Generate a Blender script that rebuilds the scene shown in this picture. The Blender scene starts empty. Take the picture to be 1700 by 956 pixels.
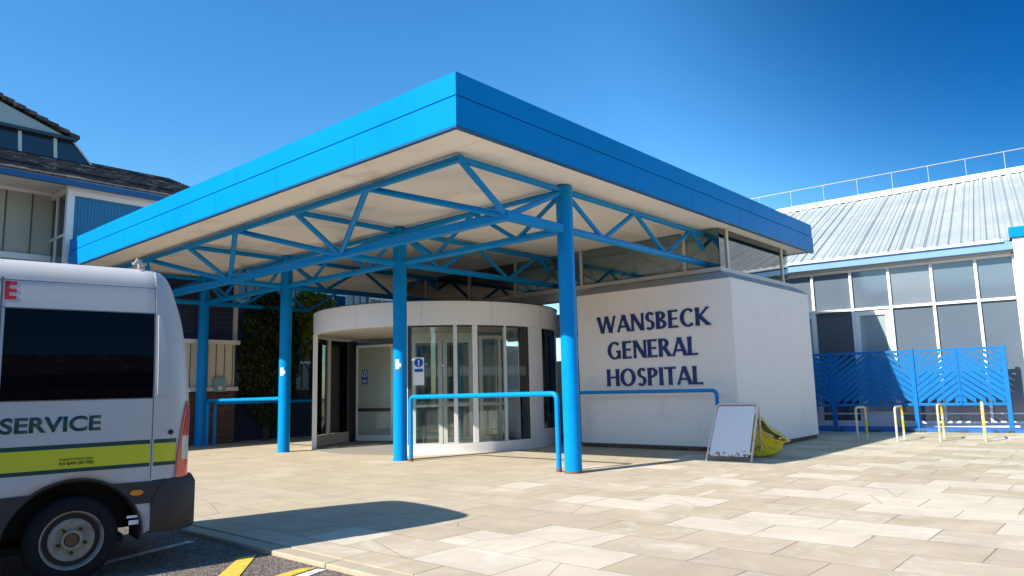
import bpy, bmesh, math, random
from math import radians as R, sin, cos, pi, atan2, hypot, sqrt
from mathutils import Vector, Matrix
random.seed(7)
sc = bpy.context.scene
col = sc.collection

# ------------------------------------------------------------------ camera
FO = Vector((0.74518501, 0.65235053, 0.13834043))
UP = Vector((-0.08797472, -0.10946869, 0.99008942))
RT = Vector((0.66102931, -0.74997026, -0.02418407))
cam_d = bpy.data.cameras.new('camera'); cam = bpy.data.objects.new('camera', cam_d); col.objects.link(cam)
cam_d.sensor_width = 36; cam_d.lens = 1197.62 / 1700 * 36
cam_d.clip_start = 0.05; cam_d.clip_end = 2000
m = Matrix((RT, UP, -FO)).transposed().to_4x4(); m.translation = Vector((-9.81748, -7.34144, 1.4)); cam.matrix_world = m
sc.camera = cam

# ------------------------------------------------------------------ light
SUN = Vector((1.0, -0.235, -0.79)).normalized()       # travel direction of the light
el = math.asin(-SUN.z); rot = atan2(-SUN.x, -SUN.y)
w = bpy.data.worlds.new('World'); sc.world = w; w.use_nodes = True
nt = w.node_tree; nt.nodes.clear()
sky = nt.nodes.new('ShaderNodeTexSky'); sky.sky_type = 'NISHITA'; sky.sun_disc = False
sky.sun_elevation = el; sky.sun_rotation = rot; sky.altitude = 0; sky.air_density = 1.0; sky.dust_density = 0.35; sky.ozone_density = 2.5
hs = nt.nodes.new('ShaderNodeHueSaturation'); hs.inputs['Saturation'].default_value = 1.32; hs.inputs['Value'].default_value = 1.0
bg = nt.nodes.new('ShaderNodeBackground'); bg.inputs[1].default_value = 0.118
wo = nt.nodes.new('ShaderNodeOutputWorld')
nt.links.new(sky.outputs[0], hs.inputs['Color']); tcw = nt.nodes.new('ShaderNodeTexCoord')
def lobe(src, d, a0, a1, tint):       # darkening painted into the sky colour towards one side
    vd = nt.nodes.new('ShaderNodeVectorMath'); vd.operation = 'DOT_PRODUCT'; vd.inputs[1].default_value = Vector(d).normalized(); nt.links.new(tcw.outputs['Generated'], vd.inputs[0])
    mr = nt.nodes.new('ShaderNodeMapRange'); mr.interpolation_type = 'SMOOTHSTEP'; mr.inputs[1].default_value = a0; mr.inputs[2].default_value = a1; nt.links.new(vd.outputs['Value'], mr.inputs[0])
    mx = nt.nodes.new('ShaderNodeMix'); mx.data_type = 'RGBA'; mx.blend_type = 'MULTIPLY'; mx.inputs[7].default_value = (*tint, 1); nt.links.new(mr.outputs[0], mx.inputs[0]); nt.links.new(src, mx.inputs[6]); return mx.outputs[2]
o1 = lobe(hs.outputs[0], FO+RT*.88+UP*.60, .84, 1.0, (.03, .28, .43))
tn = nt.nodes.new('ShaderNodeMix'); tn.data_type = 'RGBA'; tn.blend_type = 'MULTIPLY'; tn.inputs[0].default_value = 1; tn.inputs[7].default_value = (.90, 1.08, 1.08, 1)
nt.links.new(o1, tn.inputs[6]); nt.links.new(tn.outputs[2], bg.inputs[0]); nt.links.new(bg.outputs[0], wo.inputs[0])
sd = bpy.data.lights.new('sun', 'SUN'); sd.energy = 4.95; sd.angle = R(0.5); sd.color = (1.0, 0.94, 0.84)
so = bpy.data.objects.new('sun', sd); col.objects.link(so); so.rotation_euler = SUN.to_track_quat('-Z', 'Y').to_euler(); so.location = (-20, 4, 20)
sc.view_settings.view_transform = 'Standard'; sc.view_settings.look = 'None'; sc.view_settings.gamma = 1
sc.view_settings.exposure = 0.85; sc.view_settings.use_curve_mapping = False

# ------------------------------------------------------------------ materials
def mat(name, c, rough=0.5, spec=0.5, metal=0.0, var=0.0, vscale=3.0, bump=0.0, bscale=40.0, coat=0.0, dirt=None, dscale=1.5, dth=(0.5, 0.7)):
    m = bpy.data.materials.new(name); m.use_nodes = True; nt = m.node_tree; N = nt.nodes; L = nt.links
    b = N['Principled BSDF']; b.inputs['Base Color'].default_value = (*c, 1); b.inputs['Roughness'].default_value = rough
    b.inputs['Specular IOR Level'].default_value = spec; b.inputs['Metallic'].default_value = metal; b.inputs['Coat Weight'].default_value = coat
    tc = N.new('ShaderNodeTexCoord')
    if var or dirt:
        n = N.new('ShaderNodeTexNoise'); n.inputs['Scale'].default_value = vscale; n.inputs['Detail'].default_value = 6; L.new(tc.outputs['Object'], n.inputs['Vector'])
        mx = N.new('ShaderNodeMix'); mx.data_type = 'RGBA'; mx.inputs[6].default_value = (*[x*(1-var) for x in c], 1); mx.inputs[7].default_value = (*[min(1, x*(1+var)) for x in c], 1)
        L.new(n.outputs[0], mx.inputs[0]); out = mx.outputs[2]
        rr = N.new('ShaderNodeMapRange'); rr.inputs[3].default_value = max(0.02, rough-0.08); rr.inputs[4].default_value = min(1, rough+0.1); L.new(n.outputs[0], rr.inputs[0]); L.new(rr.outputs[0], b.inputs['Roughness'])
        if dirt:
            n2 = N.new('ShaderNodeTexNoise'); n2.inputs['Scale'].default_value = dscale; n2.inputs['Detail'].default_value = 9; n2.inputs['Roughness'].default_value = .65; L.new(tc.outputs['Object'], n2.inputs['Vector'])
            r2 = N.new('ShaderNodeMapRange'); r2.inputs[1].default_value = dth[0]; r2.inputs[2].default_value = dth[1]; L.new(n2.outputs[0], r2.inputs[0])
            m2 = N.new('ShaderNodeMix'); m2.data_type = 'RGBA'; m2.inputs[7].default_value = (*dirt, 1); L.new(r2.outputs[0], m2.inputs[0]); L.new(out, m2.inputs[6]); out = m2.outputs[2]
        L.new(out, b.inputs['Base Color'])
    if bump:
        n = N.new('ShaderNodeTexNoise'); n.inputs['Scale'].default_value = bscale; n.inputs['Detail'].default_value = 4; L.new(tc.outputs['Object'], n.inputs['Vector'])
        bp = N.new('ShaderNodeBump'); bp.inputs['Strength'].default_value = bump; bp.inputs['Distance'].default_value = 0.01; L.new(n.outputs[0], bp.inputs['Height']); L.new(bp.outputs[0], b.inputs['Normal'])
    return m

def glass(name, tint, ior=1.5, extra=0.0, rough=0.0):
    m = bpy.data.materials.new(name); m.use_nodes = True; nt = m.node_tree; N = nt.nodes; L = nt.links; N.clear()
    o = N.new('ShaderNodeOutputMaterial'); t = N.new('ShaderNodeBsdfTransparent'); t.inputs[0].default_value = (*tint, 1)
    g = N.new('ShaderNodeBsdfGlossy'); g.inputs['Roughness'].default_value = rough; f = N.new('ShaderNodeFresnel'); f.inputs[0].default_value = ior
    a = N.new('ShaderNodeMath'); a.operation = 'ADD'; a.inputs[1].default_value = extra; a.use_clamp = True
    mx = N.new('ShaderNodeMixShader'); L.new(f.outputs[0], a.inputs[0]); L.new(a.outputs[0], mx.inputs[0]); L.new(t.outputs[0], mx.inputs[1]); L.new(g.outputs[0], mx.inputs[2]); L.new(mx.outputs[0], o.inputs[0])
    return m

def math_node(N, op, a=None, b=None, v=None):
    n = N.new('ShaderNodeMath'); n.operation = op
    return n

def slab_mat():
    """concrete paving slabs: 0.9 m long along y, 0.6 m wide courses, broken bond, joints, newer pale slabs"""
    m = bpy.data.materials.new('paving_slabs'); m.use_nodes = True; nt = m.node_tree; N = nt.nodes; L = nt.links
    b = N['Principled BSDF']; b.inputs['Roughness'].default_value = 0.85; b.inputs['Specular IOR Level'].default_value = 0.25
    tc = N.new('ShaderNodeTexCoord')
    wn = N.new('ShaderNodeTexNoise'); wn.inputs['Scale'].default_value = .35; wn.inputs['Detail'].default_value = 1; L.new(tc.outputs['Object'], wn.inputs['Vector'])
    wv = N.new('ShaderNodeVectorMath'); wv.operation = 'MULTIPLY_ADD'; wv.inputs[1].default_value = (0.14, 0.14, 0); L.new(wn.outputs['Color'], wv.inputs[0]); L.new(tc.outputs['Object'], wv.inputs[2])
    sep = N.new('ShaderNodeSeparateXYZ'); L.new(wv.outputs[0], sep.inputs[0])
    def M(op, a, b=None, c=None):
        n = N.new('ShaderNodeMath'); n.operation = op
        for i, v in enumerate((a, b, c)):
            if v is None: continue
            if isinstance(v, (int, float)): n.inputs[i].default_value = v
            else: L.new(v, n.inputs[i])
        return n.outputs[0]
    X, Y = sep.outputs[0], sep.outputs[1]
    rx = M('DIVIDE', X, 0.62); row = M('FLOOR', rx); fx = M('FRACT', rx)
    wr = N.new('ShaderNodeTexWhiteNoise'); wr.noise_dimensions = '1D'; L.new(row, wr.inputs['W'])
    half = M('MULTIPLY', M('MODULO', M('ABSOLUTE', row), 2.0), 0.5)
    off = M('ADD', half, M('MULTIPLY', wr.outputs['Value'], 0.22))
    ry = M('ADD', M('DIVIDE', Y, 0.93), off); cy = M('FLOOR', ry); fy = M('FRACT', ry)
    cb = N.new('ShaderNodeCombineXYZ'); L.new(row, cb.inputs[0]); L.new(cy, cb.inputs[1])
    # some slabs are cut in half
    w0 = N.new('ShaderNodeTexWhiteNoise'); w0.noise_dimensions = '2D'; L.new(cb.outputs[0], w0.inputs['Vector'])
    rnd = w0.outputs['Value']
    # distance to joints
    dx = M('MULTIPLY', M('MINIMUM', fx, M('SUBTRACT', 1.0, fx)), 0.62)
    dy = M('MULTIPLY', M('MINIMUM', fy, M('SUBTRACT', 1.0, fy)), 0.93)
    d = M('MINIMUM', M('MULTIPLY', dx, 1.5), dy)
    jn = N.new('ShaderNodeTexNoise'); jn.inputs['Scale'].default_value = 1.3; jn.inputs['Detail'].default_value = 3; L.new(tc.outputs['Object'], jn.inputs['Vector'])
    jw = N.new('ShaderNodeMapRange'); jw.inputs[1].default_value = .42; jw.inputs[2].default_value = .66; jw.inputs[3].default_value = .0075; jw.inputs[4].default_value = .014; L.new(jn.outputs[0], jw.inputs[0])
    joint = M('SUBTRACT', 1.0, M('SMOOTH_MIN', M('DIVIDE', d, jw.outputs[0]), 1.0, 0.2)); 
    jc = N.new('ShaderNodeClamp'); L.new(joint, jc.inputs[0])
    # colour of a slab
    so = N.new('ShaderNodeSeparateXYZ'); L.new(tc.outputs['Object'], so.inputs[0])
    zone = N.new('ShaderNodeMapRange'); zone.inputs[1].default_value = 0.6; zone.inputs[2].default_value = -3.4
    zz = M('ADD', so.outputs[1], M('MULTIPLY', so.outputs[0], -0.12)); L.new(zz, zone.inputs[0])      # newer slabs were laid on the right side
    thr = M('SUBTRACT', 1.03, M('MULTIPLY', zone.outputs[0], 0.50))
    pale = M('GREATER_THAN', rnd, thr)
    r1 = N.new('ShaderNodeValToRGB'); e = r1.color_ramp; e.elements[0].color = (.40, .33, .24, 1); e.elements[1].color = (.455, .385, .29, 1)
    x = e.elements.new(.35); x.color = (.425, .355, .26, 1); x = e.elements.new(.7); x.color = (.40, .34, .235, 1)
    w2 = N.new('ShaderNodeTexWhiteNoise'); w2.noise_dimensions = '3D'; cb2 = N.new('ShaderNodeCombineXYZ'); L.new(row, cb2.inputs[0]); L.new(cy, cb2.inputs[1]); cb2.inputs[2].default_value = 5.3; L.new(cb2.outputs[0], w2.inputs['Vector'])
    L.new(w2.outputs['Value'], r1.inputs[0])
    mxp = N.new('ShaderNodeMix'); mxp.data_type = 'RGBA'; L.new(pale, mxp.inputs[0]); L.new(r1.outputs[0], mxp.inputs[6]); mxp.inputs[7].default_value = (.52, .455, .36, 1)
    # algae green drift far right
    gz = N.new('ShaderNodeMapRange'); gz.inputs[1].default_value = 2.5; gz.inputs[2].default_value = 7.5; L.new(M('SUBTRACT', so.outputs[0], M('MULTIPLY', so.outputs[1], .35)), gz.inputs[0])
    gm = N.new('ShaderNodeMix'); gm.data_type = 'RGBA'; L.new(M('MULTIPLY', gz.outputs[0], M('MULTIPLY_ADD', w2.outputs['Value'], .5, .1)), gm.inputs[0]); L.new(mxp.outputs[2], gm.inputs[6]); gm.inputs[7].default_value = (.30, .30, .16, 1)
    # lime bloom and wear in patches, heavier on some slabs
    nb = N.new('ShaderNodeTexNoise'); nb.inputs['Scale'].default_value = 2.1; nb.inputs['Detail'].default_value = 10; nb.inputs['Roughness'].default_value = .68; nb.inputs['Distortion'].default_value = .6
    vb = N.new('ShaderNodeVectorMath'); vb.operation = 'MULTIPLY_ADD'; L.new(cb.outputs[0], vb.inputs[0]); vb.inputs[1].default_value = (1.37, 2.71, 0); L.new(tc.outputs['Object'], vb.inputs[2]); L.new(vb.outputs[0], nb.inputs['Vector'])
    rbm = N.new('ShaderNodeMapRange'); rbm.inputs[1].default_value = .50; rbm.inputs[2].default_value = .64; L.new(nb.outputs[0], rbm.inputs[0])
    bz = N.new('ShaderNodeMapRange'); bz.inputs[1].default_value = 1.0; bz.inputs[2].default_value = -2.0; L.new(so.outputs[1], bz.inputs[0])
    bl = N.new('ShaderNodeMix'); bl.data_type = 'RGBA'; L.new(M('MULTIPLY', M('MULTIPLY', rbm.outputs[0], bz.outputs[0]), M('MULTIPLY_ADD', w2.outputs['Value'], .6, .1)), bl.inputs[0]); L.new(gm.outputs[2], bl.inputs[6]); bl.inputs[7].default_value = (.60, .545, .45, 1)
    nd_ = N.new('ShaderNodeTexNoise'); nd_.inputs['Scale'].default_value = .55; nd_.inputs['Detail'].default_value = 10; nd_.inputs['Roughness'].default_value = .7; L.new(tc.outputs['Object'], nd_.inputs['Vector'])
    rd_ = N.new('ShaderNodeMapRange'); rd_.inputs[1].default_value = .52; rd_.inputs[2].default_value = .70; rd_.inputs[4].default_value = .35; L.new(nd_.outputs[0], rd_.inputs[0])
    dm = N.new('ShaderNodeMix'); dm.data_type = 'RGBA'; L.new(rd_.outputs[0], dm.inputs[0]); L.new(bl.outputs[2], dm.inputs[6]); dm.inputs[7].default_value = (.27, .225, .16, 1)
    gm = dm
    # stains
    n1 = N.new('ShaderNodeTexNoise'); n1.inputs['Scale'].default_value = 1.1; n1.inputs['Detail'].default_value = 9; n1.inputs['Roughness'].default_value = .62
    vo = N.new('ShaderNodeVectorMath'); vo.operation = 'MULTIPLY_ADD'; L.new(cb.outputs[0], vo.inputs[0]); vo.inputs[1].default_value = (3.1, 1.7, 0); L.new(tc.outputs['Object'], vo.inputs[2])
    L.new(tc.outputs['Object'], n1.inputs['Vector'])
    n2 = N.new('ShaderNodeTexNoise'); n2.inputs['Scale'].default_value = 1.9; n2.inputs['Detail'].default_value = 8; n2.inputs['Roughness'].default_value = .6; L.new(vo.outputs[0], n2.inputs['Vector'])
    n3 = N.new('ShaderNodeTexNoise'); n3.inputs['Scale'].default_value = 90; n3.inputs['Detail'].default_value = 3; L.new(tc.outputs['Object'], n3.inputs['Vector'])
    sA = N.new('ShaderNodeMapRange'); sA.inputs[1].default_value = .3; sA.inputs[2].default_value = .72; sA.inputs[3].default_value = .90; sA.inputs[4].default_value = 1.09; L.new(n1.outputs[0], sA.inputs[0])
    sB = N.new('ShaderNodeMapRange'); sB.inputs[1].default_value = .3; sB.inputs[2].default_value = .7; sB.inputs[3].default_value = .92; sB.inputs[4].default_value = 1.10; L.new(n2.outputs[0], sB.inputs[0])
    sC = N.new('ShaderNodeMapRange'); sC.inputs[3].default_value = .93; sC.inputs[4].default_value = 1.07; L.new(n3.outputs[0], sC.inputs[0])
    s = M('MULTIPLY', M('MULTIPLY', sA.outputs[0], sB.outputs[0]), sC.outputs[0])
    vm = N.new('ShaderNodeVectorMath'); vm.operation = 'SCALE'; L.new(gm.outputs[2], vm.inputs[0]); L.new(s, vm.inputs['Scale'])
    # gum spots
    vs = N.new('ShaderNodeTexVoronoi'); vs.inputs['Scale'].default_value = 1.6; L.new(tc.outputs['Object'], vs.inputs['Vector'])
    spot = M('LESS_THAN', vs.outputs['Distance'], 0.03)
    sp = N.new('ShaderNodeMix'); sp.data_type = 'RGBA'; L.new(M('MULTIPLY', spot, .5), sp.inputs[0]); L.new(vm.outputs[0], sp.inputs[6]); sp.inputs[7].default_value = (.12, .10, .08, 1)
    # cracks
    vc = N.new('ShaderNodeTexVoronoi'); vc.feature = 'DISTANCE_TO_EDGE'; vc.inputs['Scale'].default_value = .42; L.new(vo.outputs[0], vc.inputs['Vector'])
    crk = M('MULTIPLY', M('LESS_THAN', vc.outputs['Distance'], .0022), M('GREATER_THAN', rnd, .62))
    jmix = M('MAXIMUM', M('MULTIPLY', jc.outputs[0], .78), M('MULTIPLY', crk, .5))
    fm = N.new('ShaderNodeMix'); fm.data_type = 'RGBA'; L.new(jmix, fm.inputs[0]); L.new(sp.outputs[2], fm.inputs[6]); fm.inputs[7].default_value = (.085, .072, .05, 1)
    L.new(fm.outputs[2], b.inputs['Base Color'])
    h = M('ADD', M('MULTIPLY', jmix, -1.0), M('ADD', M('MULTIPLY', n3.outputs[0], .25), M('MULTIPLY', rnd, .5)))
    bp = N.new('ShaderNodeBump'); bp.inputs['Strength'].default_value = .5; bp.inputs['Distance'].default_value = .006; L.new(h, bp.inputs['Height']); L.new(bp.outputs[0], b.inputs['Normal'])
    return m

def asphalt_mat():
    m = bpy.data.materials.new('asphalt'); m.use_nodes = True; nt = m.node_tree; N = nt.nodes; L = nt.links
    b = N['Principled BSDF']; b.inputs['Roughness'].default_value = 0.85
    tc = N.new('ShaderNodeTexCoord'); v = N.new('ShaderNodeTexVoronoi'); v.inputs['Scale'].default_value = 62; L.new(tc.outputs['Object'], v.inputs['Vector'])
    r = N.new('ShaderNodeValToRGB'); e = r.color_ramp; e.elements[0].color = (.045, .036, .032, 1); e.elements[0].position = .0; e.elements[1].color = (.36, .29, .24, 1); e.elements[1].position = 1
    x = e.elements.new(.5); x.color = (.12, .095, .08, 1); L.new(v.outputs['Color'], r.inputs[0])
    n = N.new('ShaderNodeTexNoise'); n.inputs['Scale'].default_value = 1.2; n.inputs['Detail'].default_value = 6; L.new(tc.outputs['Object'], n.inputs['Vector'])
    mr = N.new('ShaderNodeMapRange'); mr.inputs[3].default_value = .6; mr.inputs[4].default_value = 1.25; L.new(n.outputs[0], mr.inputs[0])
    vm = N.new('ShaderNodeVectorMath'); vm.operation = 'SCALE'; L.new(r.outputs[0], vm.inputs[0]); L.new(mr.outputs[0], vm.inputs['Scale']); L.new(vm.outputs[0], b.inputs['Base Color'])
    bp = N.new('ShaderNodeBump'); bp.inputs['Strength'].default_value = 1; bp.inputs['Distance'].default_value = .01; bp.invert = True; L.new(v.outputs['Distance'], bp.inputs['Height']); L.new(bp.outputs[0], b.inputs['Normal'])
    return m

def brick_mat():
    m = bpy.data.materials.new('brown_brick'); m.use_nodes = True; nt = m.node_tree; N = nt.nodes; L = nt.links
    b = N['Principled BSDF']; b.inputs['Roughness'].default_value = .9
    tc = N.new('ShaderNodeTexCoord'); s = N.new('ShaderNodeSeparateXYZ'); L.new(tc.outputs['Object'], s.inputs[0])
    a = N.new('ShaderNodeMath'); a.operation = 'ADD'; L.new(s.outputs[0], a.inputs[0]); L.new(s.outputs[1], a.inputs[1])
    c = N.new('ShaderNodeCombineXYZ'); L.new(a.outputs[0], c.inputs[0]); L.new(s.outputs[2], c.inputs[1])
    t = N.new('ShaderNodeTexBrick'); L.new(c.outputs[0], t.inputs['Vector']); t.inputs['Scale'].default_value = 1; t.inputs['Brick Width'].default_value = .225; t.inputs['Row Height'].default_value = .075; t.inputs['Mortar Size'].default_value = .008
    t.inputs['Color1'].default_value = (.17, .075, .045, 1); t.inputs['Color2'].default_value = (.08, .04, .03, 1); t.inputs['Mortar'].default_value = (.15, .12, .1, 1)
    L.new(t.outputs[0], b.inputs['Base Color']); return m

def tile_mat():
    m = bpy.data.materials.new('roof_tiles'); m.use_nodes = True; nt = m.node_tree; N = nt.nodes; L = nt.links
    b = N['Principled BSDF']; b.inputs['Roughness'].default_value = .8
    tc = N.new('ShaderNodeTexCoord'); t = N.new('ShaderNodeTexBrick'); L.new(tc.outputs['Object'], t.inputs['Vector']); t.inputs['Scale'].default_value = 1; t.inputs['Brick Width'].default_value = .3; t.inputs['Row Height'].default_value = .28; t.inputs['Mortar Size'].default_value = .018
    t.inputs['Color1'].default_value = (.05, .035, .03, 1); t.inputs['Color2'].default_value = (.11, .08, .065, 1); t.inputs['Mortar'].default_value = (.012, .01, .01, 1)
    n = N.new('ShaderNodeTexNoise'); n.inputs['Scale'].default_value = 2.5; n.inputs['Detail'].default_value = 8; L.new(tc.outputs['Object'], n.inputs['Vector'])
    r = N.new('ShaderNodeMapRange'); r.inputs[1].default_value = .56; r.inputs[2].default_value = .68; L.new(n.outputs[0], r.inputs[0])
    mx = N.new('ShaderNodeMix'); mx.data_type = 'RGBA'; L.new(r.outputs[0], mx.inputs[0]); L.new(t.outputs[0], mx.inputs[6]); mx.inputs[7].default_value = (.3, .25, .2, 1); L.new(mx.outputs[2], b.inputs['Base Color'])
    return m

def manifest_mat():  # plain pale frosting
    return mat('frosting', (.75, .78, .8), .6)

BLUE = (0.0, 0.265, 0.60)
M_fascia = mat('fascia_blue_sheet', (0.0, 0.215, 0.56), .38, .07, var=.05, vscale=.6, dirt=(.0, .17, .42), dscale=.9, dth=(.55, .8))
M_blue = mat('blue_gloss_paint', (0.0, 0.23, 0.58), .32, .15, var=.10, vscale=2.5, bump=.08, bscale=25, dirt=(.02, .16, .34), dscale=3, dth=(.60, .75))
M_fence = mat('fence_blue_stain', (0.0, 0.145, 0.42), .6, .25, var=.18, vscale=6, bump=.3, bscale=60)
M_kerbblue = mat('blue_kerb_paint', (0.03, 0.13, 0.42), .7, .3, var=.15)
M_soffit = mat('soffit_cream', (.88, .81, .72), .6, .3, var=.05, vscale=.7, dirt=(.5, .45, .39), dscale=.8, dth=(.55, .8))
M_white = mat('white_render', (.83, .77, .72), .8, .3, var=.03, vscale=.8, bump=.25, bscale=120, dirt=(.72, .66, .61), dscale=.9, dth=(.58, .8))
M_whitepaint = mat('white_powder_coat', (.82, .775, .73), .4, .5, var=.03)
M_greyframe = mat('grey_white_frame', (.66, .66, .65), .4, .5, var=.04)
M_cope = mat('lead_grey_coping', (.40, .385, .38), .6, .4, var=.08, vscale=4)
M_sill = mat('cream_metal_sill', (.66, .61, .52), .5, .4, var=.06)
M_black = mat('black_rubber', (.012, .012, .013), .6, .4)
M_darkplastic = mat('dark_grey_plastic', (.035, .033, .034), .55, .4, var=.15, vscale=3)
M_glass = glass('clear_glass', (.92, .97, .94), 1.45, .05)
M_gglass = glass('green_clerestory_glass', (.55, .78, .72), 1.5, .16)
M_dglass = glass('smoked_glass', (.30, .36, .40), 1.5, .16)
M_letter = mat('navy_letter', (.006, .022, .13), .35, .5)
M_panel = mat('cream_panel', (.42, .41, .335), .6, .3, var=.06, vscale=1.2)
M_rib = mat('panel_rib', (.13, .125, .10), .7, .2)
M_panel2 = mat('sand_panel', (.78, .66, .50), .6, .3, var=.05)
M_navy = mat('navy_weatherboard', (.045, .06, .12), .6, .3, var=.15)
M_gutter = mat('gutter_blue', (.003, .085, .22), .4, .5)
M_palegutter = mat('pale_blue_fascia', (.16, .30, .52), .4, .5, var=.06)
M_sheet = mat('grey_white_roof_sheet', (.33, .365, .37), .5, .3, var=.07, vscale=.6, dirt=(.42, .43, .41), dscale=.5, dth=(.45, .7))
M_ridge = mat('white_ridge', (.74, .74, .73), .5, .4)
M_galv = mat('galvanised_steel', (.48, .44, .42), .5, .5, metal=.35, var=.15, vscale=8)
M_officeglass = mat('grey_tinted_window', (.11, .145, .185), .02, .9, var=.12, vscale=.7)
M_curtain = mat('blue_ribbed_curtain', (.02, .19, .36), .3, .5, var=.08)
M_darkwin = mat('dark_window', (.015, .03, .05), .04, .8)
M_bark = mat('bark', (.06, .045, .03), .9)
M_rubber = mat('tyre_rubber', (.010, .010, .012), .8, .25, var=.2, vscale=12)
M_rim = mat('steel_wheel', (.30, .27, .225), .5, .4, metal=.1, var=.2, vscale=10, dirt=(.055, .05, .04), dscale=6)
M_nut = mat('wheel_nut_yellow', (.36, .36, .04), .5)
M_van = mat('van_white_paint', (.50, .49, .49), .35, .35, var=.03, vscale=1.4, coat=.2, dirt=(.43, .41, .40), dscale=1.1, dth=(.52, .8))
M_vanglass = mat('van_privacy_glass', (.002, .002, .004), .03, .13)
M_lime = mat('lime_reflective_tape', (.60, .60, .03), .4, .4, var=.06)
M_green = mat('dark_green_vinyl', (.003, .05, .05), .35)
M_red = mat('red_vinyl', (.52, .012, .018), .4)
M_lens = mat('red_orange_lens', (.72, .055, .008), .12, .7, coat=.6)
M_clear = mat('clear_lens', (.55, .53, .5), .12, .6)
M_amber = mat('amber_lens', (.75, .24, .01), .2, .6)
M_yellowp = mat('yellow_road_paint', (.62, .44, .06), .8, .2, var=.15, vscale=20, dirt=(.28, .2, .1), dscale=14, dth=(.5, .7))
M_whitep = mat('white_road_paint', (.66, .62, .56), .8, .2, var=.15, vscale=20, dirt=(.2, .18, .16), dscale=16, dth=(.5, .68))
M_kerb = mat('concrete_edging', (.40, .34, .25), .9, .2, var=.2, vscale=6, bump=.3)
M_rust = mat('rusty_steel', (.17, .09, .055), .85, .2, var=.3, vscale=15)
M_board = mat('white_sign_panel', (.66, .70, .80), .45, .4, var=.04, dirt=(.5, .52, .55), dscale=7, dth=(.62, .7))
M_tube = mat('worn_white_tube', (.62, .57, .55), .5, .4, var=.08, vscale=8, dirt=(.22, .13, .09), dscale=9, dth=(.6, .66))
M_bin = mat('yellow_plastic_tub', (.88, .66, .01), .42, .4, var=.12, vscale=5, dirt=(.34, .3, .06), dscale=4)
M_lid = mat('faded_yellow_lid', (.58, .52, .12), .6, .3, var=.2, vscale=18, bump=1.0, bscale=22, dirt=(.70, .66, .34), dscale=11, dth=(.5, .68))
M_hoopy = mat('hoop_yellow_worn', (.62, .42, .03), .5, .4, var=.1, vscale=9, dirt=(.6, .58, .54), dscale=5, dth=(.50, .56))
M_hoop = mat('hoop_grey_worn', (.50, .49, .48), .45, .4, var=.1, dirt=(.60, .42, .04), dscale=5, dth=(.53, .57))
M_signblue = mat('mandatory_sign_blue', (.005, .07, .42), .4)
M_signwhite = mat('sign_white', (.82, .82, .82), .45)
M_sticker = mat('pale_sticker', (.62, .80, .86), .5)
M_brick = brick_mat(); M_tile = tile_mat(); M_slab = slab_mat(); M_asphalt = asphalt_mat()
M_floor = mat('entrance_matting', (.24, .22, .19), .9)
M_interior = mat('lobby_wall', (.78, .77, .70), .7, var=.1)
M_dark = mat('dark_aluminium', (.03, .03, .032), .4, .5)
M_weed = mat('weed_green', (.07, .12, .02), .7)

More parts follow.
